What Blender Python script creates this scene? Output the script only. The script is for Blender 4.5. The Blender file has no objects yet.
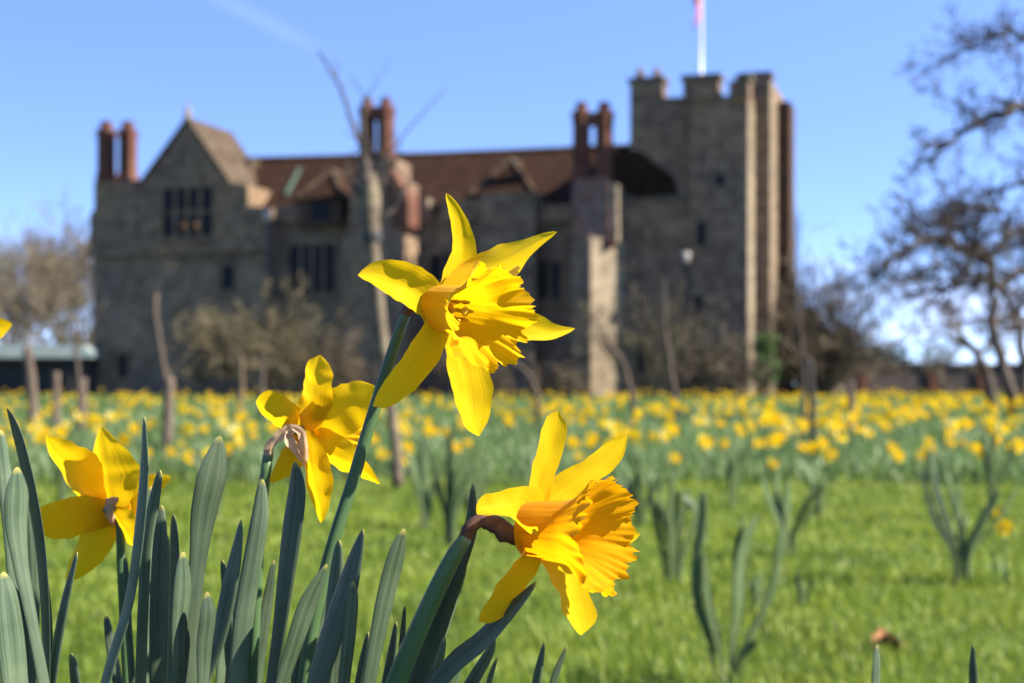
import bpy, math, random
import numpy as np
from mathutils import Vector, Matrix, Quaternion, noise

rnd = random.Random(7)
C = bpy.context.scene.collection
R = math.radians

# ------------------------------------------------------------------ camera, sky, sun
F, CX, HY, CZ = 1024 * 50 / 36.0, 512.0, 384.0, 0.62
cam = bpy.data.cameras.new('camera'); camo = bpy.data.objects.new('camera', cam); C.objects.link(camo)
camo.location = (0, 0, CZ); camo.rotation_euler = (R(90), 0, 0)
cam.lens = 50; cam.sensor_width = 36; cam.shift_y = (HY - 341.5) / 1024
cam.clip_start = 0.02; cam.clip_end = 3000
cam.dof.use_dof = True; cam.dof.focus_distance = 0.60; cam.dof.aperture_fstop = 11.6
bpy.context.scene.camera = camo

SUN_EL, SUN_AZ = 40.0, 104.5          # azimuth clockwise from +Y
w = bpy.data.worlds.new('World'); bpy.context.scene.world = w; w.use_nodes = True
nt = w.node_tree; nt.nodes.clear()
sky = nt.nodes.new('ShaderNodeTexSky'); sky.sky_type = 'NISHITA'; sky.sun_disc = False
sky.sun_elevation = R(SUN_EL); sky.sun_rotation = R(SUN_AZ)
sky.air_density = 1.0; sky.dust_density = 0.1; sky.ozone_density = 3.0
bg = nt.nodes.new('ShaderNodeBackground'); bg.inputs['Strength'].default_value = 0.115
tc = nt.nodes.new('ShaderNodeTexCoord')
mp = nt.nodes.new('ShaderNodeMapping'); mp.inputs['Scale'].default_value = (1.3, 1.3, 6.0)
cn = nt.nodes.new('ShaderNodeTexNoise'); cn.inputs['Scale'].default_value = 3.2; cn.inputs['Detail'].default_value = 6
cr = nt.nodes.new('ShaderNodeMapRange'); cr.inputs['From Min'].default_value = 0.42; cr.inputs['From Max'].default_value = 0.78
sx = nt.nodes.new('ShaderNodeSeparateXYZ')
zr = nt.nodes.new('ShaderNodeMapRange'); zr.inputs['From Min'].default_value = 0.11; zr.inputs['From Max'].default_value = 0.0
mu = nt.nodes.new('ShaderNodeMath'); mu.operation = 'MULTIPLY'
mu2 = nt.nodes.new('ShaderNodeMath'); mu2.operation = 'MULTIPLY'; mu2.inputs[1].default_value = 0.8
mxs = nt.nodes.new('ShaderNodeMix'); mxs.data_type = 'RGBA'; mxs.inputs['B'].default_value = (6.0, 5.7, 7.3, 1)
ou = nt.nodes.new('ShaderNodeOutputWorld')
L = nt.links.new
L(tc.outputs['Generated'], mp.inputs['Vector']); L(mp.outputs['Vector'], cn.inputs['Vector'])
L(cn.outputs['Fac'], cr.inputs['Value']); L(tc.outputs['Generated'], sx.inputs['Vector']); L(sx.outputs['Z'], zr.inputs['Value'])
# the clear high-pressure blue reaches almost down to the horizon
lift = nt.nodes.new('ShaderNodeVectorMath'); lift.operation = 'MULTIPLY_ADD'; lift.inputs[1].default_value = (1, 1, 2.7); lift.inputs[2].default_value = (0, 0, .10)
nrmv = nt.nodes.new('ShaderNodeVectorMath'); nrmv.operation = 'NORMALIZE'
L(tc.outputs['Generated'], lift.inputs[0]); L(lift.outputs[0], nrmv.inputs[0]); L(nrmv.outputs[0], sky.inputs['Vector'])
hs = nt.nodes.new('ShaderNodeHueSaturation'); hs.inputs['Hue'].default_value = .511; hs.inputs['Saturation'].default_value = 1.08; L(sky.outputs['Color'], hs.inputs['Color'])
L(cr.outputs['Result'], mu.inputs[0]); L(zr.outputs['Result'], mu.inputs[1]); L(mu.outputs[0], mu2.inputs[0])
L(mu2.outputs[0], mxs.inputs['Factor']); L(hs.outputs['Color'], mxs.inputs['A']); # one faint contrail high on the left
def _dir(px, py): return Vector((px - 512, F, HY - py)).normalized()
_n = _dir(205, -10).cross(_dir(350, 66)).normalized(); _t = (_dir(350, 66) - _dir(205, -10)).normalized()
dn = nt.nodes.new('ShaderNodeVectorMath'); dn.operation = 'DOT_PRODUCT'; dn.inputs[1].default_value = _n
ab = nt.nodes.new('ShaderNodeMath'); ab.operation = 'ABSOLUTE'
cw = nt.nodes.new('ShaderNodeMapRange'); cw.interpolation_type = 'SMOOTHSTEP'; cw.inputs['From Min'].default_value = .009; cw.inputs['From Max'].default_value = 0
dt = nt.nodes.new('ShaderNodeVectorMath'); dt.operation = 'DOT_PRODUCT'; dt.inputs[1].default_value = _t
_e = _dir(352, 66).dot(_t)
ce = nt.nodes.new('ShaderNodeMapRange'); ce.interpolation_type = 'SMOOTHSTEP'; ce.inputs['From Min'].default_value = _e; ce.inputs['From Max'].default_value = _e - .06
cm = nt.nodes.new('ShaderNodeMath'); cm.operation = 'MULTIPLY'; cm2 = nt.nodes.new('ShaderNodeMath'); cm2.operation = 'MULTIPLY'; cm2.inputs[1].default_value = .035
mxc = nt.nodes.new('ShaderNodeMix'); mxc.data_type = 'RGBA'; mxc.inputs['B'].default_value = (5.5, 6.0, 7.5, 1)
L(tc.outputs['Generated'], dn.inputs[0]); L(dn.outputs['Value'], ab.inputs[0]); L(ab.outputs[0], cw.inputs['Value'])
L(tc.outputs['Generated'], dt.inputs[0]); L(dt.outputs['Value'], ce.inputs['Value'])
L(cw.outputs[0], cm.inputs[0]); L(ce.outputs[0], cm.inputs[1]); L(cm.outputs[0], cm2.inputs[0]); L(cm2.outputs[0], mxc.inputs['Factor'])
L(mxs.outputs['Result'], mxc.inputs['A']); L(mxc.outputs['Result'], bg.inputs['Color'])
L(bg.outputs['Background'], ou.inputs['Surface'])

sun = bpy.data.lights.new('sun', 'SUN'); suno = bpy.data.objects.new('sun', sun); C.objects.link(suno)
sun.energy = 4.8; sun.angle = R(0.5); sun.color = (1.0, 0.93, 0.82)
SUN = Vector((math.sin(R(SUN_AZ)) * math.cos(R(SUN_EL)), math.cos(R(SUN_AZ)) * math.cos(R(SUN_EL)), math.sin(R(SUN_EL))))
suno.rotation_euler = SUN.to_track_quat('Z', 'Y').to_euler(); suno.location = (20, 0, 30)

sc = bpy.context.scene
sc.view_settings.view_transform = 'Standard'; sc.view_settings.look = 'None'
sc.view_settings.gamma = 1; sc.view_settings.use_curve_mapping = False
sc.view_settings.exposure = 1.95
sc.cycles.max_bounces = 8; sc.cycles.transparent_max_bounces = 8

# ------------------------------------------------------------------ helpers
def P(px, py, Y):
    return Vector(((px - CX) * Y / F, Y, CZ - (py - HY) * Y / F))

def sstep(a, b, x):
    t = min(1, max(0, (x - a) / (b - a))); return t * t * (3 - 2 * t)

def ground_z(x, y):
    z = 0.17 * (1 - sstep(1.1, 2.3, y)) * (1 - sstep(2.5, 6.0, abs(x))) if y > -3 else 0.17 * (1 - sstep(2.5, 6.0, abs(x)))
    z += 0.02 * noise.noise(Vector((x * .35, y * .35, 0)))
    return z

class MB:
    def __init__(s): s.v = []; s.f = []; s.m = []; s.uv = []; s.useuv = False
    def add(s, vs, fs, mat=0, uvs=None):
        o = len(s.v); s.v += [tuple(q) for q in vs]
        for f in fs: s.f.append([o + i for i in f]); s.m.append(mat)
        if uvs is not None: s.useuv = True; s.uv += list(uvs)
        else: s.uv += [(0, 0)] * len(vs)
    def box(s, x0, x1, y0, y1, z0, z1, mat=0):
        vs = [(x, y, z) for z in (z0, z1) for y in (y0, y1) for x in (x0, x1)]
        s.add(vs, [(0, 2, 3, 1), (4, 5, 7, 6), (0, 1, 5, 4), (2, 6, 7, 3), (0, 4, 6, 2), (1, 3, 7, 5)], mat)
    def prism(s, poly, y0, y1, mat=0):           # polygon in xz, extruded along y
        n = len(poly); vs = [(x, y0, z) for x, z in poly] + [(x, y1, z) for x, z in poly]
        s.add(vs, [tuple(range(n)), tuple(range(2 * n - 1, n - 1, -1))] + [(i, n + i, n + (i + 1) % n, (i + 1) % n) for i in range(n)], mat)
    def plan(s, poly, z0, z1, mat=0):            # polygon in xy, extruded along z
        n = len(poly); vs = [(x, y, z0) for x, y in poly] + [(x, y, z1) for x, y in poly]
        s.add(vs, [tuple(range(n - 1, -1, -1)), tuple(range(n, 2 * n))] + [(i, (i + 1) % n, n + (i + 1) % n, n + i) for i in range(n)], mat)
    def lathe(s, prof, c, n=16, mat=0, ph=0):
        vs = []; fs = []
        for r, z in prof:
            for k in range(n):
                a = 2 * math.pi * k / n + ph; vs.append((c[0] + r * math.cos(a), c[1] + r * math.sin(a), c[2] + z))
        for i in range(len(prof) - 1):
            for k in range(n):
                fs.append((i * n + k, i * n + (k + 1) % n, (i + 1) * n + (k + 1) % n, (i + 1) * n + k))
        fs.append(tuple(range(n - 1, -1, -1))); fs.append(tuple((len(prof) - 1) * n + k for k in range(n)))
        s.add(vs, fs, mat)
    def tube(s, pts, rad, n=6, mat=0, cap=True, flat=None):
        pts = [Vector(p) for p in pts]; N = len(pts); vs = []; fs = []; uvs = []
        ref = None
        for i, p in enumerate(pts):
            t = (pts[min(i + 1, N - 1)] - pts[max(i - 1, 0)]).normalized()
            if ref is None:
                ref = Vector((0, 0, 1)) if abs(t.z) < .8 else Vector((0, 1, 0))
                a = t.cross(ref).normalized()
            else: a = (a - t * a.dot(t)).normalized()
            b = t.cross(a); r = rad[i] if hasattr(rad, '__len__') else rad
            for k in range(n):
                q = 2 * math.pi * k / n; vs.append(p + (a * math.cos(q) + b * math.sin(q)) * r); uvs.append((k / n, i / (N - 1)))
        for i in range(N - 1):
            for k in range(n): fs.append((i * n + k, i * n + (k + 1) % n, (i + 1) * n + (k + 1) % n, (i + 1) * n + k))
        if cap: fs.append(tuple(range(n - 1, -1, -1))); fs.append(tuple((N - 1) * n + k for k in range(n)))
        s.add(vs, fs, mat, uvs)
    def build(s, name, mats, parent=None, smooth=False, loc=None):
        me = bpy.data.meshes.new(name); me.from_pydata(s.v, [], s.f)
        for m in (mats if isinstance(mats, (list, tuple)) else [mats]): me.materials.append(m)
        if max(s.m or [0]) > 0: me.polygons.foreach_set('material_index', s.m)
        if smooth: me.polygons.foreach_set('use_smooth', [True] * len(s.f))
        if s.useuv:
            ul = me.uv_layers.new(name='UVMap'); li = np.empty(len(me.loops), np.int32); me.loops.foreach_get('vertex_index', li)
            ul.data.foreach_set('uv', np.array(s.uv, np.float32)[li].ravel())
        me.update()
        o = bpy.data.objects.new(name, me); C.objects.link(o)
        if parent: o.parent = parent; o.matrix_parent_inverse = Matrix.Identity(4)
        if loc is not None: o.location = loc
        return o

def sub(mb, o):          # vertices of mb moved so that o becomes the local origin
    o = Vector(o); mb.v = [tuple(Vector(q) - o) for q in mb.v]; return mb

def tag(o, label=None, cat=None, group=None, kind=None):
    if label: o['label'] = label
    if cat: o['category'] = cat
    if group: o['group'] = group
    if kind: o['kind'] = kind
    return o

def empty(name, loc, label, cat, group=None, rz=0):
    o = bpy.data.objects.new(name, None); C.objects.link(o); o.location = loc; o.rotation_euler = (0, 0, rz); o.empty_display_size = .1
    return tag(o, label, cat, group)

# ------------------------------------------------------------------ materials
def mat_new(name):
    m = bpy.data.materials.new(name); m.use_nodes = True
    n = m.node_tree.nodes; return m, m.node_tree, n['Principled BSDF'], n['Material Output']

def ramp(nt, stops):
    r = nt.nodes.new('ShaderNodeValToRGB'); e = r.color_ramp.elements
    while len(e) < len(stops): e.new(.5)
    for q, (p, c) in zip(e, stops): q.position = p; q.color = (*c, 1)
    return r

def noise_mat(name, stops, scale=5, detail=6, rough=.85, bump=0, bscale=40, coord='Object', stretch=(1, 1, 1), spec=.3, w_rand=False):
    m, t, b, o = mat_new(name)
    tc = t.nodes.new('ShaderNodeTexCoord'); mp = t.nodes.new('ShaderNodeMapping'); mp.inputs['Scale'].default_value = stretch
    nz = t.nodes.new('ShaderNodeTexNoise'); nz.inputs['Scale'].default_value = scale; nz.inputs['Detail'].default_value = detail; nz.inputs['Roughness'].default_value = .62
    r = ramp(t, stops); l = t.links.new
    l(tc.outputs[coord], mp.inputs['Vector']); l(mp.outputs['Vector'], nz.inputs['Vector']); l(nz.outputs['Fac'], r.inputs['Fac']); l(r.outputs['Color'], b.inputs['Base Color'])
    b.inputs['Roughness'].default_value = rough; b.inputs['Specular IOR Level'].default_value = spec
    if bump:
        n2 = t.nodes.new('ShaderNodeTexNoise'); n2.inputs['Scale'].default_value = bscale; n2.inputs['Detail'].default_value = 5
        bp = t.nodes.new('ShaderNodeBump'); bp.inputs['Strength'].default_value = bump
        l(mp.outputs['Vector'], n2.inputs['Vector']); l(n2.outputs['Fac'], bp.inputs['Height']); l(bp.outputs['Normal'], b.inputs['Normal'])
    return m

def stone_mat(name, c1, c2, c3, mortar, bw=.7, bh=.34, patch=.2):
    m, t, b, o = mat_new(name); l = t.links.new
    tc = t.nodes.new('ShaderNodeTexCoord'); sp = t.nodes.new('ShaderNodeSeparateXYZ'); ad = t.nodes.new('ShaderNodeMath'); ad.operation = 'ADD'
    cb = t.nodes.new('ShaderNodeCombineXYZ')
    l(tc.outputs['Object'], sp.inputs[0]); l(sp.outputs['X'], ad.inputs[0]); l(sp.outputs['Y'], ad.inputs[1]); l(ad.outputs[0], cb.inputs['X']); l(sp.outputs['Z'], cb.inputs['Y'])
    br = t.nodes.new('ShaderNodeTexBrick'); br.inputs['Scale'].default_value = 1; br.inputs['Brick Width'].default_value = bw; br.inputs['Row Height'].default_value = bh
    br.inputs['Mortar Size'].default_value = .018; br.inputs['Color1'].default_value = (*c1, 1); br.inputs['Color2'].default_value = (*c2, 1); br.inputs['Mortar'].default_value = (*mortar, 1); br.inputs['Bias'].default_value = -.1
    l(cb.outputs[0], br.inputs['Vector'])
    nz = t.nodes.new('ShaderNodeTexNoise'); nz.inputs['Scale'].default_value = patch; nz.inputs['Detail'].default_value = 8; nz.inputs['Roughness'].default_value = .7
    l(tc.outputs['Object'], nz.inputs['Vector'])
    mr = t.nodes.new('ShaderNodeMapRange'); mr.inputs['From Min'].default_value = .42; mr.inputs['From Max'].default_value = .62; l(nz.outputs['Fac'], mr.inputs['Value'])
    mx = t.nodes.new('ShaderNodeMix'); mx.data_type = 'RGBA'; l(mr.outputs[0], mx.inputs['Factor']); l(br.outputs['Color'], mx.inputs['A']); mx.inputs['B'].default_value = (*c3, 1)
    n2 = t.nodes.new('ShaderNodeTexNoise'); n2.inputs['Scale'].default_value = 1.6; n2.inputs['Detail'].default_value = 6; l(tc.outputs['Object'], n2.inputs['Vector'])
    m2 = t.nodes.new('ShaderNodeMapRange'); m2.inputs['From Min'].default_value = .3; m2.inputs['From Max'].default_value = .7; m2.inputs['To Min'].default_value = .65; m2.inputs['To Max'].default_value = 1.4; l(n2.outputs['Fac'], m2.inputs['Value'])
    vm = t.nodes.new('ShaderNodeVectorMath'); vm.operation = 'SCALE'; l(mx.outputs['Result'], vm.inputs[0]); l(m2.outputs[0], vm.inputs['Scale'])
    l(vm.outputs[0], b.inputs['Base Color']); b.inputs['Roughness'].default_value = .95; b.inputs['Specular IOR Level'].default_value = .08
    bp = t.nodes.new('ShaderNodeBump'); bp.inputs['Strength'].default_value = .5; bp.inputs['Distance'].default_value = .03; l(br.outputs['Fac'], bp.inputs['Height']); bp.invert = True; l(bp.outputs['Normal'], b.inputs['Normal'])
    return m

def plain(name, c, rough=.6, spec=.4, metal=0):
    m, t, b, o = mat_new(name); b.inputs['Base Color'].default_value = (*c, 1); b.inputs['Roughness'].default_value = rough
    b.inputs['Specular IOR Level'].default_value = spec; b.inputs['Metallic'].default_value = metal; return m

def petal_mat(name, c_base, c_mid, c_tip, trans, tfac=.45, stripes=26, rough=.5):
    """UV: u across, v along; veins run along v."""
    m, t, b, o = mat_new(name); l = t.links.new
    uv = t.nodes.new('ShaderNodeTexCoord'); sp = t.nodes.new('ShaderNodeSeparateXYZ'); l(uv.outputs['UV'], sp.inputs[0])
    r = ramp(t, [(0, c_base), (.35, c_mid), (1, c_tip)]); l(sp.outputs['Y'], r.inputs['Fac'])
    mp = t.nodes.new('ShaderNodeMapping'); mp.inputs['Scale'].default_value = (stripes, 1.6, 1); l(uv.outputs['UV'], mp.inputs['Vector'])
    nz = t.nodes.new('ShaderNodeTexNoise'); nz.inputs['Scale'].default_value = 1.0; nz.inputs['Detail'].default_value = 4; l(mp.outputs['Vector'], nz.inputs['Vector'])
    mr = t.nodes.new('ShaderNodeMapRange'); mr.inputs['From Min'].default_value = .3; mr.inputs['From Max'].default_value = .7; mr.inputs['To Min'].default_value = .91; mr.inputs['To Max'].default_value = 1.05; l(nz.outputs['Fac'], mr.inputs['Value'])
    vm = t.nodes.new('ShaderNodeVectorMath'); vm.operation = 'SCALE'; l(r.outputs['Color'], vm.inputs[0]); l(mr.outputs[0], vm.inputs['Scale'])
    l(vm.outputs[0], b.inputs['Base Color']); b.inputs['Roughness'].default_value = rough; b.inputs['Specular IOR Level'].default_value = .03
    b.inputs['Sheen Weight'].default_value = .05
    bp = t.nodes.new('ShaderNodeBump'); bp.inputs['Strength'].default_value = .22; bp.inputs['Distance'].default_value = .0012; l(nz.outputs['Fac'], bp.inputs['Height']); l(bp.outputs['Normal'], b.inputs['Normal'])
    tr = t.nodes.new('ShaderNodeBsdfTranslucent'); tr.inputs['Color'].default_value = (*trans, 1); l(bp.outputs['Normal'], tr.inputs['Normal'])
    mx = t.nodes.new('ShaderNodeMixShader'); mx.inputs[0].default_value = tfac
    l(b.outputs[0], mx.inputs[1]); l(tr.outputs[0], mx.inputs[2]); l(mx.outputs[0], o.inputs['Surface'])
    return m

def leaf_mat(name, dark, light, tip=(.20, .18, .04), tfac=.05, trans=(.16, .30, .05), rough=.44, spec=.25, stripes=22, pale=0):
    m, t, b, o = mat_new(name); l = t.links.new
    uv = t.nodes.new('ShaderNodeTexCoord'); sp = t.nodes.new('ShaderNodeSeparateXYZ'); l(uv.outputs['UV'], sp.inputs[0])
    mp = t.nodes.new('ShaderNodeMapping'); mp.inputs['Scale'].default_value = (stripes, 2.5, 1); l(uv.outputs['UV'], mp.inputs['Vector'])
    nz = t.nodes.new('ShaderNodeTexNoise'); nz.inputs['Scale'].default_value = 1; nz.inputs['Detail'].default_value = 5; l(mp.outputs['Vector'], nz.inputs['Vector'])
    ob = t.nodes.new('ShaderNodeTexNoise'); ob.inputs['Scale'].default_value = 45; ob.inputs['Detail'].default_value = 4; l(uv.outputs['Object'], ob.inputs['Vector'])
    av = t.nodes.new('ShaderNodeMath'); av.operation = 'MULTIPLY_ADD'; l(nz.outputs['Fac'], av.inputs[0]); av.inputs[1].default_value = .6
    a2 = t.nodes.new('ShaderNodeMath'); a2.operation = 'MULTIPLY'; l(ob.outputs['Fac'], a2.inputs[0]); a2.inputs[1].default_value = .4; l(a2.outputs[0], av.inputs[2])
    r = ramp(t, [(.3, dark), (.7, light)]); l(av.outputs[0], r.inputs['Fac'])
    tp = t.nodes.new('ShaderNodeMapRange'); tp.inputs['From Min'].default_value = .993; tp.inputs['From Max'].default_value = .9985; l(sp.outputs['Y'], tp.inputs['Value'])
    mx = t.nodes.new('ShaderNodeMix'); mx.data_type = 'RGBA'; l(tp.outputs[0], mx.inputs['Factor']); l(r.outputs['Color'], mx.inputs['A']); mx.inputs['B'].default_value = (*tip, 1)
    bs = t.nodes.new('ShaderNodeMapRange'); bs.inputs['From Min'].default_value = .30; bs.inputs['From Max'].default_value = 0; bs.inputs['To Max'].default_value = pale; l(sp.outputs['Y'], bs.inputs['Value'])
    mb_ = t.nodes.new('ShaderNodeMix'); mb_.data_type = 'RGBA'; l(bs.outputs[0], mb_.inputs['Factor']); l(mx.outputs['Result'], mb_.inputs['A']); mb_.inputs['B'].default_value = (.17, .21, .08, 1)
    oi = t.nodes.new('ShaderNodeObjectInfo'); orr = t.nodes.new('ShaderNodeMapRange'); orr.inputs['To Min'].default_value = .72; orr.inputs['To Max'].default_value = 1.4; l(oi.outputs['Random'], orr.inputs['Value'])
    sv = t.nodes.new('ShaderNodeVectorMath'); sv.operation = 'SCALE'; l(mb_.outputs['Result'], sv.inputs[0]); l(orr.outputs[0], sv.inputs['Scale'])
    l(sv.outputs[0], b.inputs['Base Color']); b.inputs['Roughness'].default_value = rough; b.inputs['Specular IOR Level'].default_value = spec
    bp = t.nodes.new('ShaderNodeBump'); bp.inputs['Strength'].default_value = .35; bp.inputs['Distance'].default_value = .001; l(nz.outputs['Fac'], bp.inputs['Height']); l(bp.outputs['Normal'], b.inputs['Normal'])
    tr = t.nodes.new('ShaderNodeBsdfTranslucent'); tr.inputs['Color'].default_value = (*trans, 1)
    ms = t.nodes.new('ShaderNodeMixShader'); ms.inputs[0].default_value = tfac
    l(b.outputs[0], ms.inputs[1]); l(tr.outputs[0], ms.inputs[2]); l(ms.outputs[0], o.inputs['Surface'])
    return m

M = {}
M['petal'] = petal_mat('daffodil_petal', (.52, .30, .003), (.57, .37, .004), (.59, .39, .006), (.84, .53, .005), .52)
M['trumpet'] = petal_mat('daffodil_trumpet', (.56, .31, .002), (.58, .345, .002), (.60, .37, .003), (.80, .47, .003), .52, stripes=60)
M['trumpet_deep'] = petal_mat('deep_daffodil_trumpet', (.54, .245, .002), (.57, .265, .002), (.58, .30, .002), (.80, .37, .002), .52, stripes=60)
M['pollen'] = noise_mat('pollen', [(.3, (.46, .27, .006)), (.7, (.54, .35, .008))], 400, rough=.8)
M['leaf'] = leaf_mat('daffodil_leaf', (.010, .024, .009), (.088, .118, .068), trans=(.10, .26, .04), spec=.34)
M['stem'] = leaf_mat('daffodil_stem', (.040, .085, .030), (.075, .130, .05), tip=(.09, .17, .07), stripes=8)
M['sheath'] = petal_mat('dry_papery_sheath', (.40, .29, .18), (.48, .36, .24), (.38, .25, .14), (.70, .50, .31), .42, stripes=16, rough=.7)
M['sheath_dark'] = noise_mat('dark_papery_sheath', [(.3, (.055, .022, .016)), (.7, (.19, .095, .06))], 190, rough=.75, bump=.5, bscale=260)
M['small_petal'] = petal_mat('small_petal', (.62, .455, .01), (.62, .455, .01), (.62, .455, .01), (.8, .56, .008), .45)
M['pale_petal'] = petal_mat('pale_petal', (.56, .48, .15), (.56, .48, .15), (.56, .48, .15), (.68, .58, .15), .4)
M['small_trumpet'] = petal_mat('small_trumpet', (.60, .39, .004), (.60, .39, .004), (.60, .39, .004), (.8, .5, .004), .45)
M['field_leaf'] = leaf_mat('field_leaf', (.052, .084, .026), (.135, .180, .080), tfac=.38, trans=(.13, .22, .06), pale=.8)
M['stone'] = stone_mat('grey_sandstone', (.128, .088, .062), (.168, .118, .084), (.182, .122, .072), (.088, .062, .046))
M['stone_low'] = stone_mat('tan_sandstone', (.160, .116, .074), (.20, .148, .096), (.120, .094, .070), (.09, .068, .05))
M['brick_stone'] = stone_mat('rendered_brick', (.15, .108, .085), (.18, .128, .10), (.16, .06, .038), (.07, .055, .05), .4, .2, .5)
M['stone_brown'] = stone_mat('brown_sandstone', (.070, .043, .028), (.09, .056, .036), (.05, .034, .024), (.035, .025, .018))
M['stone_lit'] = stone_mat('pale_sunlit_stone', (.19, .148, .10), (.22, .175, .12), (.155, .12, .08), (.12, .095, .065), .5, .4)  # paler copy of the wall stone, sunlight put into its colour
M['coping'] = noise_mat('lichen_coping', [(.35, (.075, .062, .05)), (.65, (.12, .095, .06))], 2.5)
M['brick'] = stone_mat('red_brick', (.115, .038, .022), (.14, .050, .030), (.085, .035, .023), (.09, .06, .045), .22, .075, .8)
M['roof'] = stone_mat('clay_roof_tiles', (.025, .0115, .006), (.034, .0155, .008), (.024, .0125, .0075), (.014, .008, .006), .2, .14, .35)
M['roof_light'] = stone_mat('pale_sunlit_tiles', (.058, .038, .025), (.072, .050, .033), (.066, .050, .034), (.035, .024, .018), .2, .14, .6)  # paler copy of the roof tiles, with the wing slope's sunlight in the colour
M['glass'] = plain('dark_leaded_glass', (.008, .009, .011), .45, .12)
M['lead'] = plain('dark_lead_pipe', (.03, .032, .036), .6)
M['copper'] = noise_mat('green_copper', [(.3, (.045, .09, .065)), (.7, (.085, .14, .10))], 3)
M['white'] = plain('white_paint', (.6, .59, .6), .5)
M['hopper'] = plain('pale_hopper', (.34, .31, .27), .7)
M['bark'] = noise_mat('grey_brown_bark', [(.3, (.05, .036, .026)), (.7, (.13, .098, .072))], 6, bump=.6, bscale=30)
M['bark_dark'] = noise_mat('dark_bark', [(.3, (.045, .034, .028)), (.7, (.12, .092, .070))], 2)
M['lichen_bark'] = noise_mat('lichen_bark', [(.30, (.085, .06, .042)), (.48, (.16, .12, .08)), (.62, (.24, .195, .115)), (.8, (.34, .30, .19))], 9, bump=.6, bscale=40)
M['twig'] = noise_mat('brown_twig', [(.3, (.11, .078, .050)), (.7, (.22, .165, .10))], .5)
M['twig_olive'] = noise_mat('olive_twig', [(.3, (.12, .095, .050)), (.7, (.25, .20, .105))], .4)
M['twig_grey'] = noise_mat('grey_twig', [(.3, (.19, .15, .095)), (.7, (.34, .275, .18))], .2)
M['evergreen'] = noise_mat('evergreen_leaf', [(.3, (.02, .045, .035)), (.7, (.045, .085, .06))], .6)
M['ivy'] = noise_mat('ivy_leaf', [(.3, (.05, .09, .02)), (.7, (.12, .19, .045))], 2)
M['wood'] = noise_mat('weathered_stake', [(.3, (.09, .065, .047)), (.7, (.21, .155, .11))], 10, stretch=(1, 1, .15))
M['wood_dark'] = noise_mat('dark_stake', [(.3, (.03, .025, .022)), (.7, (.08, .065, .055))], 10, stretch=(1, 1, .15))
M['tie'] = plain('black_rubber_tie', (.015, .015, .016), .6)
M['dark_timber'] = noise_mat('dark_timber', [(.3, (.018, .017, .018)), (.7, (.04, .037, .036))], 3)
M['pale_roof'] = noise_mat('pale_green_roofing', [(.3, (.30, .37, .34)), (.7, (.42, .48, .44))], .8)
M['deadleaf'] = noise_mat('dead_leaf', [(.3, (.28, .12, .045)), (.7, (.48, .24, .10))], 60)
for _k in ('bark', 'bark_dark', 'lichen_bark', 'twig', 'twig_olive', 'twig_grey', 'evergreen', 'ivy', 'wood', 'wood_dark', 'pale_roof', 'copper', 'sheath_dark', 'deadleaf'):
    for _n in M[_k].node_tree.nodes:                       # dimmed evenly to balance the raised exposure
        if _n.type == 'VALTORGB':
            for _e in _n.color_ramp.elements: _e.color = tuple(c * .6 for c in _e.color[:3]) + (1,)
M['lampglow'] = plain('lamp_shade_lit', (.03, .015, .006))
_b = M['lampglow'].node_tree.nodes['Principled BSDF']; _b.inputs['Emission Color'].default_value = (1, .5, .18, 1); _b.inputs['Emission Strength'].default_value = .07

# ------------------------------------------------------------------ ground
def build_ground():
    xs = np.concatenate([[-1500, -600, -250, -120, -60, -30, -18], np.linspace(-12, 12, 49), [18, 30, 60, 120, 250, 600, 1500]])
    ys = np.concatenate([[-300, -60, -15, -5], np.linspace(-2, 12, 57), [15, 20, 30, 45, 65, 100, 160, 300, 700, 1500]])
    mb = MB(); nx = len(xs)
    vs = [(x, y, ground_z(x, y) if y < 60 else -.01) for y in ys for x in xs]
    fs = [(j * nx + i, j * nx + i + 1, (j + 1) * nx + i + 1, (j + 1) * nx + i) for j in range(len(ys) - 1) for i in range(nx - 1)]
    mb.add(vs, fs)
    m = noise_mat('lawn_soil_and_moss', [(.32, (.020, .026, .008)), (.5, (.038, .060, .011)), (.68, (.060, .085, .016))], 2.2, detail=9, rough=1, bump=.6, bscale=60, spec=.02)
    tag(mb.build('ground', m, smooth=True), kind='structure')
build_ground()

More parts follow.
